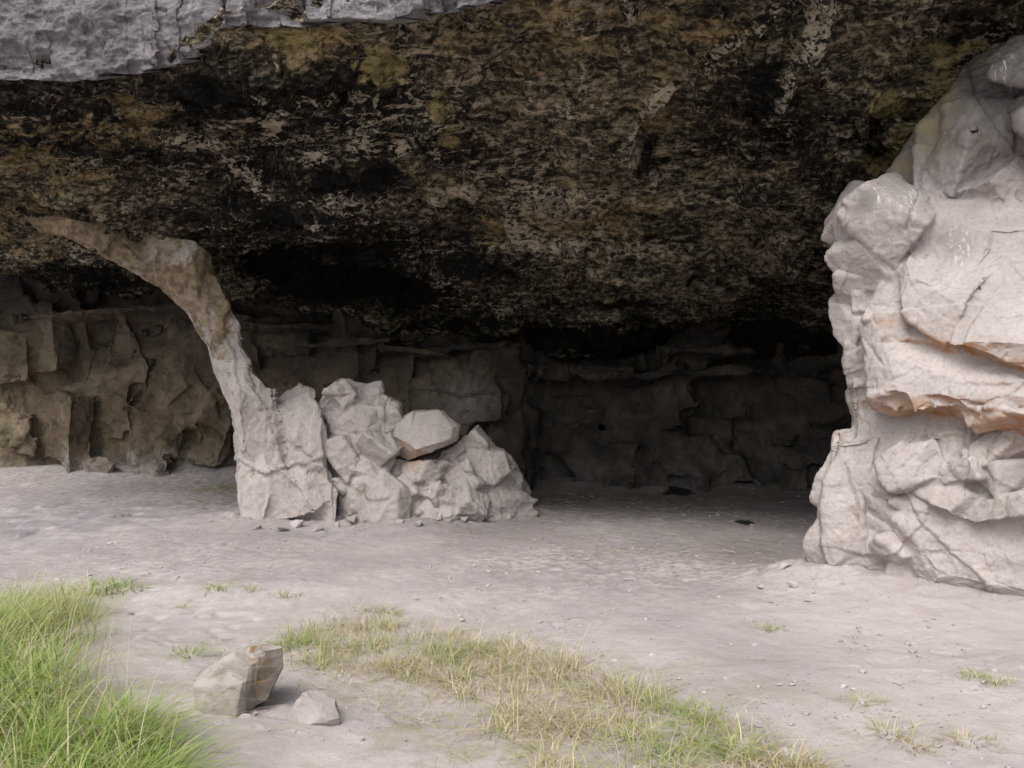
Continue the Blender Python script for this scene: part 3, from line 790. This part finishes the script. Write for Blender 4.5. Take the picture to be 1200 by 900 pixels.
# right pillar
RB = [
    ([(998,255),(1062,235),(1075,430),(1000,430)], dict(Yf=7.02, Yb=8.8, bulge=.05)),
    ([(1000,400),(1060,390),(1060,520),(996,520)], dict(Yf=6.95, Yb=8.8, bulge=.03)),
    ([(1008,250,7.6),(1060,205,7.6),(1105,165,7.7),(1130,80,7.8),(1320,60,7.0),(1320,760,6.6),(1000,740,7.3),(1004,480,7.5)], dict(Yf=7.4, Yb=9.6, bulge=.4, inner=.8)),
    ([(1000,480,6.9),(985,560,6.9),(975,640,6.85),(985,760,6.8),(1300,800,5.7),(1300,480,5.9)], dict(Yf=6.6, Yb=9.4, bulge=.05, inner=.8)),
    ([(978,500),(1010,495),(1030,600),(1030,700),(970,690),(962,605),(982,560)], dict(Yf=7.0, Yb=8.5, bulge=.1)),
    ([(943,632),(968,600),(1010,610),(1010,720),(950,715),(946,680)], dict(Yf=7.05, Yb=8.6, bulge=.08)),
    ([(1040,660,6.6),(1120,640,6.4),(1300,690,5.7),(1300,800,5.6),(1010,790,6.6)], dict(Yf=6.4, Yb=8.5, bulge=.02, inner=.8)),
    ([(1000,410,6.8),(1005,500,6.85),(1300,560,5.92),(1300,390,5.9),(1050,370,6.5)], dict(Yf=6.6, Yb=9.2, bulge=.03, inner=.8)),
    ([(1008,405,6.75),(1150,402,6.35),(1300,415,5.85),(1300,486,5.6),(1210,478,5.85),(1130,464,6.16),(1060,451,6.44),(1016,456,6.58)], dict(Yf=6.3, Yb=8.5, bulge=0, inner=.8, cuts=2, depth=.05)),
    ([(1016,457,6.55),(1072,453,6.4),(1090,462,6.42),(1084,486,6.72),(1050,486,6.75),(1022,480,6.8)], dict(Yf=6.4, Yb=8.5, bulge=0, inner=.85, cuts=2, depth=.05)),
    ([(1078,456,6.36),(1110,462,6.18),(1146,474,6.02),(1158,492,6.3),(1140,499,6.4),(1084,484,6.65)], dict(Yf=6.4, Yb=8.5, bulge=0, inner=.85, cuts=2, depth=.05)),
    ([(1140,474,6.08),(1180,481,5.86),(1215,488,5.72),(1300,492,5.5),(1300,522,5.9),(1200,511,6.15),(1145,497,6.4)], dict(Yf=6.4, Yb=8.5, bulge=0, inner=.85, cuts=2, depth=.05)),
    ([(1090,262,6.75),(1182,272,6.5),(1162,335,6.2),(1122,402,6.08),(1090,388,6.2),(1058,366,6.35),(1048,325,6.5),(1066,378,6.65),(1110,414,6.5)], dict(Yf=6.4, Yb=8.4, bulge=.04, inner=.5, cuts=5, depth=.07)),
    ([(1188,276,6.45),(1320,290,6.0),(1320,434,5.45),(1200,428,5.75),(1126,404,6.08),(1164,336,6.22),(1135,416,6.5),(1200,442,6.2),(1320,450,5.9)], dict(Yf=5.9, Yb=8.4, bulge=.04, inner=.5, cuts=5, depth=.07)),
    ([(1030,330,6.8),(1060,300,6.7),(1080,390,6.5),(1060,400,6.6),(1010,420,6.85),(1008,380,6.9)], dict(Yf=6.8, Yb=8.6, bulge=.03)),
    ([(968,262),(1000,214),(1030,216),(1042,245),(1020,290),(985,312),(976,290)], dict(Yf=7.25, Yb=8.7, bulge=.08, cuts=12, depth=.25)),
    ([(985,295),(1020,260),(1048,262),(1040,330),(1010,345),(990,330)], dict(Yf=7.1, Yb=8.7, bulge=.08)),
    ([(972,350),(990,332),(1014,335),(1018,385),(1000,424),(978,410)], dict(Yf=7.1, Yb=8.6, bulge=.1)),
    ([(990,400),(1020,380),(1030,480),(1000,500),(990,470)], dict(Yf=7.05, Yb=8.6, bulge=.05)),
    ([(1030,300,7.0),(1045,240,7.1),(1080,205,7.1),(1120,215,7.0),(1180,275,6.5),(1090,300,6.6)], dict(Yf=6.9, Yb=9.0, bulge=.06)),
    ([(1085,230,7.1),(1108,165,7.3),(1135,110,7.3),(1190,170,6.9),(1300,200,6.3),(1300,330,6.1),(1150,290,6.5)], dict(Yf=6.9, Yb=9.0, bulge=.05)),
    ([(1110,170,7.3),(1125,60,7.4),(1150,20,7.3),(1300,-60,6.8),(1300,220,6.5)], dict(Yf=7.1, Yb=9.2, bulge=.03)),
    ([(1150,72,6.8),(1168,48,6.75),(1215,40,6.6),(1300,30,6.3),(1300,110,6.3),(1200,100,6.6),(1158,92,6.75)], dict(Yf=6.75, Yb=8.3, bulge=.04, cuts=12, depth=.2)),
    ([(1165,115,6.7),(1200,95,6.6),(1320,90,6.2),(1320,280,6.0),(1215,165,6.5)], dict(Yf=6.5, Yb=8.3, bulge=.05)),
]
def ra(V, N, qx, qy):
    under = sstep(-.05, -.5, N[:, 2])
    rust = np.maximum.reduce([under * blobs(qx, qy, [(1110, 482, 110, 34), (1190, 498, 70, 30), (1090, 400, 50, 24), (1130, 412, 60, 22), (1190, 432, 50, 22), (1045, 378, 18, 12)]),
                              .75 * sstep(.35, -.1, N[:, 2]) * blobs(qx, qy, [(1150, 490, 60, 13), (1060, 476, 45, 12), (1200, 503, 40, 13), (1105, 402, 26, 8), (1170, 426, 40, 8), (1042, 377, 14, 6)])])
    return base_attrs(V, rust=rust, grey=np.maximum.reduce([.9 * blobs(qx, qy, [(1115, 285, 22, 22), (1015, 235, 26, 20), (1180, 70, 30, 30)]), 1.0 * sstep(290, 110, qy), .35 * blobs(qx, qy, [(1150, 610, 60, 22), (1050, 570, 30, 20)])]),  # greyer towards the top: shade under the overhang put into the colour
                      drop=blobs(qx, qy, [(1020, 228, 18, 20), (1068, 228, 16, 20), (1125, 290, 12, 26), (1172, 75, 16, 26)]),
                      lichen=.6 * blobs(qx, qy, [(1110, 100, 18, 40), (1090, 150, 24, 30), (1060, 195, 30, 14), (1130, 60, 24, 16)]))
RB += debris([(1000,520),(1200,520),(1200,650),(1000,650)], 22, .25, .7, 81, lambda x, y: 7.17 - 1.0 * (x - 1000) / 200, .42)
RB += debris([(1016,462),(1060,458),(1130,470),(1200,484),(1200,494),(1120,482),(1050,474)], 9, .1, .3, 83, lambda x, y: 6.72 - .75 * (x - 1016) / 184, .5)
RB += debris([(1000,235),(1040,235),(1050,300),(1045,370),(1010,410),(990,330)], 7, .25, .5, 75, lambda x, y: 7.2 - .3 * max(0, (x - 1000) / 50), 1.0)
RB += debris([(1060,225),(1110,190),(1180,200),(1200,262),(1070,270)], 6, .3, .6, 79, lambda x, y: 7.25 - .45 * max(0, (x - 1090) / 100), .8)
RB += [([(1060,268,6.85),(1240,268,6.38),(1240,420,6.1),(1130,425,6.38),(1060,390,6.65)], dict(Yf=6.6, Yb=8.5, bulge=0, inner=.8, cuts=0)),
       ([(1160,262,6.52),(1215,262,6.38),(1190,350,6.2),(1142,406,6.14),(1112,404,6.2),(1134,330,6.3)], dict(Yf=6.4, Yb=8.5, bulge=0, inner=.8, cuts=0)),
       ([(1080,238,6.9),(1240,228,6.5),(1240,300,6.25),(1080,300,6.58)], dict(Yf=6.6, Yb=8.6, bulge=0, inner=.8, cuts=0)),
       ([(1030,268,6.9),(1088,258,6.7),(1082,352,6.42),(1030,352,6.8)], dict(Yf=6.7, Yb=8.6, bulge=0, inner=.8, cuts=0)),
       ([(1108,125,7.12),(1185,115,6.92),(1190,200,6.75),(1108,200,6.98)], dict(Yf=6.9, Yb=8.6, bulge=.03, inner=.7, cuts=3, depth=.05)),
       ([(1075,150,7.3),(1140,90,7.3),(1220,110,6.9),(1240,270,6.65),(1070,270,7.0)], dict(Yf=7.0, Yb=8.8, bulge=0, inner=.8, cuts=3, depth=.06)),
       ([(1015,250,7.05),(1075,235,6.95),(1080,330,6.75),(1030,345,6.9)], dict(Yf=6.9, Yb=8.6, bulge=.02, cuts=4, depth=.08))]
o = rock('rock_pillar', RB, .013, [(.7, -.05, (1.2, 1, 1)), (.3, .035, (1.2, 1, 1)), (.1, .014, (1.2, 1, .8))], [(1.4, .03), (9, .005)], 401, M_PALE, ra, sm=1, flk=[(1.0, .035, 3), (.4, .012, 3)], lines=[
    ('step', .03, .4, [(1160, 692), (1138, 668), (1110, 640), (1085, 622), (1072, 600)]),
    ('step', .03, .2, [(1070, 626), (1060, 641), (1040, 652), (1012, 648)]),
    ('crack', .03, .012, [(1020, 692), (1050, 688), (1075, 680)]),
    ('crack', .03, .012, [(1142, 490), (1132, 515), (1136, 545), (1126, 580)]),
    ('step', .025, .1, [(1058, 524), (1040, 537)]), ('step', .025, .1, [(1064, 540), (1044, 554)]), ('step', .03, .12, [(1122, 512), (1093, 514)]),
    ('step', .03, .12, [(1104, 545), (1110, 528)]),
    ('crack', .05, .016, [(1132, 75), (1150, 120), (1175, 155), (1192, 175)]),
    ('crack', .03, .012, [(1085, 185), (1075, 230), (1060, 270)]), ('crack', .025, .012, [(1170, 180), (1150, 210), (1120, 235), (1108, 262)]),
    ('step', .03, .12, [(1180, 452), (1150, 450), (1165, 462)]), ('step', .03, .1, [(1215, 448), (1190, 458)]),
    ])
tag(o, 'massive pale rock pillar with overhanging blocks and an orange stained ledge', 'rock pillar')

# ------------------------------------------------------------------ foreground stones
ST1 = [([(224,790),(258,772),(296,753),(303,780),(292,834),(228,822)], dict(Yf=4.22, Yb=4.7, bulge=.04, inner=.7, back=.9, cuts=5, depth=.12)),
       ([(292,756),(312,752),(333,755),(334,782),(314,822),(294,834)], dict(Yf=4.22, Yb=4.6, bulge=.03, back=.9, cuts=5, depth=.12)),
       ([(222,800),(262,785),(290,800),(292,850),(230,840)], dict(Yf=4.12, Yb=4.6, bulge=.03, cuts=4))]
ST2 = [([(333,842),(346,818),(362,806),(378,806),(394,818),(402,842),(396,862),(340,862)], dict(Yf=4.05, Yb=4.4, bulge=.05, inner=.55, back=.85, cuts=5, depth=.12))]
o = rock('boulder', ST1, .007, [(.25, .012, (1, 1, 1)), (.09, .006, (1, 1, 1))], [(5, .008), (25, .002)], 431, M_STONE,
         lambda V, N, qx, qy: base_attrs(V, rust=blobs(qx, qy, [(303, 770, 10, 12), (305, 795, 8, 14), (298, 760, 8, 8)]), grey=np.maximum(1.0 * sstep(290, 298, qx + 4 * vnoise(V * 14, 5)) * sstep(.75, .4, N[:, 2]), blobs(qx, qy, [(302, 825, 14, 10)]))))
tag(o, 'wedge-shaped tan boulder with a dark mossy broken end, at the grass edge', 'boulder')
o = rock('boulder', ST2, .006, [(.2, .02, (1, 1, 1)), (.06, .004, (1, 1, 1))], [(6, .004), (25, .0015)], 451, M_STONE2, lambda V, N, qx, qy: base_attrs(V))
tag(o, 'small grey rounded stone lying alone on sand in front of the wedge-shaped boulder', 'stone')

# ------------------------------------------------------------------ ground contact helper
def ground_at(px, py):
    y = 1.6 * FPX / max(py - 480, 4)
    for _ in range(12):
        q = P(px, py, y); g = float(ground_z(np.array([q[0]]), np.array([q[1]]))[0])
        y = y + (q[2] - g) * y / EYE * .9
    q = P(px, py, y); q[2] = float(ground_z(np.array([q[0]]), np.array([q[1]]))[0]); return q

# rubble at the feet of the rocks
def rubble_mesh(seed, n=16):
    r = np.random.default_rng(seed); bm = bmesh.new()
    vs = [bm.verts.new(v) for v in r.normal(size=(n, 3)) * np.array([1, .8, .55]) / 1.6]
    g = bmesh.ops.convex_hull(bm, input=vs)
    junk = [v for v in bm.verts if not v.link_faces]
    bmesh.ops.delete(bm, geom=junk, context='VERTS')
    bmesh.ops.bevel(bm, geom=list(bm.edges), offset=.06, segments=1, affect='EDGES')
    me = bpy.data.meshes.new('loose_rock'); bm.to_mesh(me); bm.free(); me.materials.append(M_PEB); return me
RM = [rubble_mesh(i) for i in range(6)]
spots = [(412, 612, 9), (425, 606, 7), (440, 612, 12), (455, 603, 10), (395, 618, 6), (470, 612, 8), (490, 616, 7), (330, 622, 7), (352, 618, 9), (372, 622, 5), (515, 612, 7), (300, 620, 6), (545, 612, 6), (150, 528, 0), (905, 662, 5), (918, 676, 6), (932, 690, 7), (890, 690, 5)]
for i, (px, py, s) in enumerate(spots):
    if not s: continue
    g = ground_at(px, py)
    o = bpy.data.objects.new('loose_rock', RM[i % 6]); COL.objects.link(o)
    k = s * g[1] / FPX
    o.location = (g[0], g[1], g[2] + k * .15 + .02); o.scale = (k, k, k); o.rotation_euler = (random.uniform(-.3, .3), random.uniform(-.3, .3), random.uniform(0, 6))
    tag(o, 'loose pale rock chip at the foot of the right pillar' if px > 800 else 'loose pale rock chip at the foot of the crumbling rock heap and leaning column', 'rock chip', 'rock chips at the foot of the right pillar' if px > 800 else 'rock chips at the foot of the leaning column')

# pebbles over the floor: nobody could count them
ico = bmesh.new(); bmesh.ops.create_icosphere(ico, subdivisions=1, radius=1)
iv = np.array([v.co[:] for v in ico.verts]); jf = np.array([[v.index for v in f.verts] for f in ico.faces]); ico.free()
n = 8000
yy = 3.3 + 12.3 * RG.random(n) ** 1.3; xx = (RG.random(n) * 2 - 1) * yy * .72
keep = (fbm(np.stack([xx, yy, xx * 0], 1) * .7, 3, 63) + .55 * gauss(xx, yy, 1.0, 7.8, 2.6, 2.2) > RG.random(n) * .9 - .25)
xx, yy = xx[keep], yy[keep]; n = len(xx); zz = ground_z(xx, yy)
sz = (.003 + .012 * RG.random(n) ** 6) * (.7 + yy / 14)
V = iv[None] * sz[:, None, None] * (.6 + .8 * RG.random((n, 12, 1))) * np.stack([1 + RG.random(n), 1 + RG.random(n) * .6, .5 + RG.random(n) * .5], 1)[:, None]
V = V + np.stack([xx, yy, zz + .005], 1)[:, None]
Fp = (jf[None] + (np.arange(n) * 12)[:, None, None]).reshape(-1, 3)
tag(make_mesh('gravel', V.reshape(-1, 3), Fp, M_PEB, smooth=False), 'scattered pale gravel over the sandy cave floor', 'gravel', kind='stuff')

# ------------------------------------------------------------------ grass
def blades(base, h, lean, az, width, tint, seg=5, curl=1.0):
    n = len(base); t = np.linspace(0, 1, seg + 1)
    d = np.stack([np.cos(az), np.sin(az)], 1)
    V = np.zeros((n, seg + 1, 2, 3))
    out = (lean[:, None] * h[:, None]) * t[None] ** (1.5 + .5 * curl)
    up = h[:, None] * (t[None] - .42 * np.minimum(lean, 1.6)[:, None] * t[None] ** 2.4)
    side = np.stack([-d[:, 1], d[:, 0]], 1)
    w = width[:, None] * (1 - t[None] ** 1.6) * .5 + .0004
    for k, sgn in enumerate((-1, 1)):
        V[:, :, k, :2] = base[:, None, :2] + d[:, None] * out[:, :, None] + sgn * side[:, None] * w[:, :, None]
        V[:, :, k, 2] = base[:, 2:3] + up
    V = V.reshape(-1, 3)
    s = np.arange(seg); q = np.stack([2 * s, 2 * s + 1, 2 * s + 3, 2 * s + 2], 1)
    F = (q[None] + (np.arange(n) * 2 * (seg + 1))[:, None, None]).reshape(-1, 4)
    T = np.repeat(tint, 2 * (seg + 1), 0)
    return V, F, T

GREEN = np.array([(.28, .41, .09), (.34, .46, .13), (.21, .32, .07), (.42, .50, .19)])
OLIVE = np.array([(.44, .46, .18), (.52, .52, .25), (.37, .40, .14)])
DRY = np.array([(.58, .49, .34), (.68, .6, .46), (.48, .39, .26), (.63, .54, .4)])
def tints(n, w, r=RG):
    c = r.choice(3, n, p=w)
    t = np.where((c == 0)[:, None], GREEN[r.integers(0, 4, n)], np.where((c == 1)[:, None], OLIVE[r.integers(0, 3, n)], DRY[r.integers(0, 4, n)]))
    return t * (.8 + .4 * r.random((n, 1)))

def scatter_poly(poly, n):
    q = np.array([ground_at(*p)[:2] for p in poly]); lo, hi = q.min(0), q.max(0); out = []
    while sum(len(a) for a in out) < n:
        c = lo + RG.random((4 * n, 2)) * (hi - lo); ins = np.zeros(len(c), bool); m = len(q)
        for i in range(m):
            a, b = q[i], q[(i + 1) % m]
            ins ^= ((a[1] > c[:, 1]) != (b[1] > c[:, 1])) & (c[:, 0] < (b[0] - a[0]) * (c[:, 1] - a[1]) / (b[1] - a[1] + 1e-12) + a[0])
        out.append(c[ins])
    c = np.concatenate(out)[:n]
    return np.stack([c[:, 0], c[:, 1], ground_z(c[:, 0], c[:, 1]) - .01], 1)

def clumped(poly, n, ncl, spread):
    cen = scatter_poly(poly, ncl); k = RG.integers(0, ncl, n)
    off = RG.normal(size=(n, 2)) * spread
    b = cen[k].copy(); b[:, :2] += off; b[:, 2] = ground_z(b[:, 0], b[:, 1]) - .01
    return b, np.arctan2(off[:, 1], off[:, 0]), k

allV, allF, allT, cnt = [], [], [], 0
def add(v, f, t):
    global cnt
    allV.append(v); allF.append(f + cnt); allT.append(t); cnt += len(v)
# tall meadow grass at the left edge
poly = [(-160, 770), (20, 745), (45, 775), (60, 815), (65, 850), (90, 900), (110, 990), (-250, 990)]
b, az, k = clumped(poly, 4300, 80, .07)
n = len(b); h = .22 + .27 * RG.random(n); ln = .35 + .9 * RG.random(n)
az = az + RG.normal(size=n) * .9
add(*blades(b, h, ln, az, .0055 + .004 * RG.random(n), tints(n, [.58, .27, .15]), 6))
poly = [(90, 860), (140, 845), (170, 858), (175, 900), (180, 990), (80, 990)]
b, az, k = clumped(poly, 1900, 20, .05)
n = len(b); h = .2 + .2 * RG.random(n); ln = .5 + .8 * RG.random(n)
add(*blades(b, h, ln, np.where(RG.random(n) < .4, RG.normal(size=n) * .7 - .3, az + RG.normal(size=n) * .8), .005 + .0035 * RG.random(n), tints(n, [.7, .2, .1]), 6))
# long pale straws arching out of it
poly = [(-100, 740), (60, 720), (120, 800), (200, 870), (200, 960), (-150, 960)]
b = scatter_poly(poly, 420); n = 420
add(*blades(b, .4 + .35 * RG.random(n), .3 + 1.2 * RG.random(n), RG.random(n) * 6.28, .0025 + .0015 * RG.random(n), tints(n, [.05, .25, .7]), 7))
# greyish seed-headed grass behind
poly = [(-60, 715), (40, 705), (110, 720), (120, 745), (60, 765), (-60, 770)]
b, az, k = clumped(poly, 2600, 34, .1)
n = len(b); add(*blades(b, .12 + .26 * RG.random(n), .3 + .9 * RG.random(n), az + RG.normal(size=n), .003 + .002 * RG.random(n), tints(n, [.3, .4, .3]), 5))
tag(make_mesh('tall_grass', np.concatenate(allV), np.concatenate(allF), M_GRASS, {'tint': np.concatenate(allT)}), 'lush tall green grass with arching blades at the left edge', 'grass', kind='stuff')

allV, allF, allT, cnt = [], [], [], 0
strip = [(330, 755), (345, 742), (420, 728), (560, 742), (690, 780), (800, 830), (900, 870), (960, 905), (980, 960), (560, 960), (640, 905), (560, 850), (500, 805), (400, 790), (335, 785)]
b, az, k = clumped(strip, 5600, 160, .055)
n = len(b); px, py = PROJ(b)
gw = np.clip(blobs(px, py, [(345, 765, 50, 30), (800, 845, 45, 30), (760, 890, 60, 25), (830, 880, 50, 25), (500, 765, 60, 15)]) * .85 + .05, 0, 1)
tt = np.where((RG.random(n) < gw)[:, None], tints(n, [.5, .42, .08]), tints(n, [.02, .22, .76]))
add(*blades(b, .04 + .14 * RG.random(n) ** 1.6, .6 + 1.9 * RG.random(n), az + RG.normal(size=n) * 1.2, .004 + .003 * RG.random(n), tt, 4))
b = scatter_poly(strip, 700); n = 700
add(*blades(b, .14 + .22 * RG.random(n), .3 + 1.0 * RG.random(n), RG.random(n) * 6.28, .002 + .0012 * RG.random(n), tints(n, [.08, .32, .6]), 6))
# thin fringe and dead stems lying around
fr = [(215, 760), (260, 742), (345, 735), (440, 715), (620, 735), (780, 790), (950, 860), (1010, 960), (430, 960), (520, 870), (330, 800)]
b = scatter_poly(fr, 2200); n = 2200
add(*blades(b, .03 + .06 * RG.random(n), .6 + 1.6 * RG.random(n), RG.random(n) * 6.28, .002 + .0015 * RG.random(n), tints(n, [.2, .35, .45]), 4))
tag(make_mesh('dry_grass', np.concatenate(allV), np.concatenate(allF), M_GRASS, {'tint': np.concatenate(allT)}), 'low matted strip of half dry yellow green grass across the foreground sand', 'grass', kind='stuff')

# straw littered on the cave floor
n = 500
y0 = 8.5 + 6.5 * RG.random(n); x0 = -1.0 + 4.6 * RG.random(n)
far = RG.random(n) < .22; x0[far] = -6.2 + 1.8 * RG.random(far.sum()); y0[far] = 12.5 + 2 * RG.random(far.sum())
b = np.stack([x0, y0, ground_z(x0, y0) + .012], 1); h = .04 + .12 * RG.random(n); a = RG.normal(size=n) * .9
d = np.stack([np.cos(a), np.sin(a), a * 0], 1) * h[:, None]; s = np.stack([-np.sin(a), np.cos(a), a * 0], 1) * .005
up = np.array([0, 0, .006])
V = np.stack([b - s, b + s, b + d + s, b + d - s, b + up, b + d + up], 1).reshape(-1, 3)
q = np.array([(0, 4, 5, 3), (1, 2, 5, 4)])
F = (q[None] + (np.arange(n) * 6)[:, None, None]).reshape(-1, 4)
V[:, 2] += np.repeat(RG.random(n) * .008, 6)
tag(make_mesh('straw', V, F, M_GRASS, {'tint': np.repeat(tints(n, [0, .0, 1.]) * np.array([.75, .78, .85]), 6, 0)}), 'dry straw littered over the shaded cave floor', 'straw', kind='stuff')

# separate small tufts
def tuft_mesh(seed, w, hh):
    r = np.random.default_rng(seed); n = 70
    off = r.normal(size=(n, 2)) * .05; b = np.stack([off[:, 0], off[:, 1] * .7, off[:, 0] * 0 - .01], 1)
    V, F, T = blades(b, hh * (.4 + .8 * r.random(n)), .4 + 1.2 * r.random(n), np.arctan2(off[:, 1], off[:, 0]) + r.normal(size=n) * .7, .003 + .002 * r.random(n), tints(n, w, r), 4)
    return V, F, T
TUFTS = [(145, 690, 1.1, 'g', 'green grass tuft on the sand just right of the tall grass'),
         (105, 694, 1.3, 'g', 'bushy green grass tuft touching the tall grass at its upper right'),
         (255, 690, 1.2, 'g', 'low bright green tuft at the crest of the sand bank, left of two dry ones'),
         (295, 692, .8, 'd', 'thin straw-coloured tuft beside the low bright green one on the sand bank'),
         (340, 698, .9, 'd', 'dry olive tuft alone on the crest of the bank below the leaning column'),
         (437, 715, .8, 'd', 'rusty yellow little tuft just above the grass strip, left of its twin'),
         (458, 718, .8, 'g', 'pale green little tuft just above the grass strip, right of the rusty one'),
         (222, 768, 1.1, 'g', 'flat green tuft on sand left of the wedge-shaped boulder'),
         (215, 712, .6, 'd', 'faint dry tuft low on the sand bank behind the wedge-shaped boulder'),
         (905, 738, .8, 'g', 'tiny green tuft on sand in front of the massive right pillar'),
         (1010, 823, .8, 'd', 'sparse dry tuft on bare sand, second from the left at lower right'),
         (1042, 860, 1.0, 'd', 'brownish tuft with stalks on bare sand, third from the left at lower right'),
         (1068, 876, .8, 'd', 'small brownish tuft next to the bottom edge at lower right'),
         (1133, 868, .9, 'd', 'olive tuft on bare sand nearest the bottom right corner'),
         (1140, 793, .7, 'g', 'tiny green tuft on sand by the right edge'),
         (1168, 800, .9, 'd', 'straw-coloured tuft on sand by the right edge')]
for i, (px, py, s, kd, lab) in enumerate(TUFTS):
    g = ground_at(px, py)
    V, F, T = tuft_mesh(900 + i, [.6, .3, .1] if kd == 'g' else [.08, .32, .6], .09)
    o = make_mesh('grass_tuft', V, F, M_GRASS, {'tint': T})
    s *= 2.0 if i < 2 else 1.2; o.location = g; o.scale = (s, s, s * .75); tag(o, lab, 'grass tuft', 'small grass tufts on the sand')

# charred crusts on the floor
for px, py, w, lab in ((870, 612, 13, 'black charred patch on the cave floor, the larger one nearer the right pillar'), (795, 577, 20, 'faint dark charred patch on the floor near the back wall')):
    g = ground_at(px, py); k = w * g[1] / FPX
    nr, na = 12, 40
    th = np.linspace(0, 2 * math.pi, na, endpoint=False); V = []
    for i in range(nr):
        r = i / (nr - 1)
        e = 1 + .3 * vnoise(np.stack([np.cos(th) * 1.5, np.sin(th) * 1.5, th * 0 + px], 1), 5)
        V.append(np.stack([g[0] + k * r * e * np.cos(th), g[1] + k * r * e * np.sin(th) * 1.6, th * 0], 1))
    V = np.concatenate(V); rr = np.repeat(np.linspace(0, 1, nr), na)
    V[:, 2] = ground_z(V[:, 0], V[:, 1]) + .035 * (1 - rr ** 2) - .012 + .014 * vnoise(V * 22, 3)
    F = np.array([(i * na + j, i * na + (j + 1) % na, (i + 1) * na + (j + 1) % na, (i + 1) * na + j) for i in range(nr - 1) for j in range(na)])
    tag(make_mesh('charred_patch', V, F, M_CHAR), lab, 'charred patch')

# ------------------------------------------------------------------ light, sky, camera
SUN_EL, SUN_AZ = math.radians(52), math.radians(205)      # compass-style azimuth: behind the camera, a little to the left
w = bpy.data.worlds.new('World'); S.world = w; w.use_nodes = True
nt = w.node_tree; bg = nt.nodes['Background']
sky = nt.nodes.new('ShaderNodeTexSky'); sky.sky_type = 'NISHITA'; sky.sun_disc = False
sky.sun_elevation = SUN_EL; sky.sun_rotation = SUN_AZ; sky.air_density = 1.0; sky.dust_density = 4.0; sky.ozone_density = 1.0
hs = nt.nodes.new('ShaderNodeHueSaturation'); hs.inputs['Saturation'].default_value = .28
nt.links.new(sky.outputs[0], hs.inputs['Color']); nt.links.new(hs.outputs[0], bg.inputs['Color'])
bg.inputs['Strength'].default_value = .15
sd = bpy.data.lights.new('sun', 'SUN'); sd.energy = 1.2; sd.angle = math.radians(35); sd.color = (1, .96, .91)
so = bpy.data.objects.new('sun', sd); COL.objects.link(so)
dirv = np.array([math.sin(SUN_AZ) * math.cos(SUN_EL), math.cos(SUN_AZ) * math.cos(SUN_EL), math.sin(SUN_EL)])
from mathutils import Vector
so.rotation_euler = Vector(dirv).to_track_quat('Z', 'Y').to_euler(); so.location = (-6, -12, 20)

cam = bpy.data.cameras.new('camera'); cam.sensor_width = 36; cam.lens = FPX / 1200 * 36; cam.clip_end = 500; cam.clip_start = .05
co = bpy.data.objects.new('camera', cam); COL.objects.link(co)
co.location = (0, 0, EYE); co.rotation_euler = (math.pi / 2 + TILT, 0, 0)
S.camera = co
S.view_settings.view_transform = 'Standard'; S.view_settings.look = 'None'; S.view_settings.gamma = 1
S.view_settings.exposure = 0.6
S.render.engine = 'CYCLES'
S.cycles.max_bounces = 5; S.cycles.diffuse_bounces = 4; S.cycles.transmission_bounces = 2
S.cycles.use_denoising = True
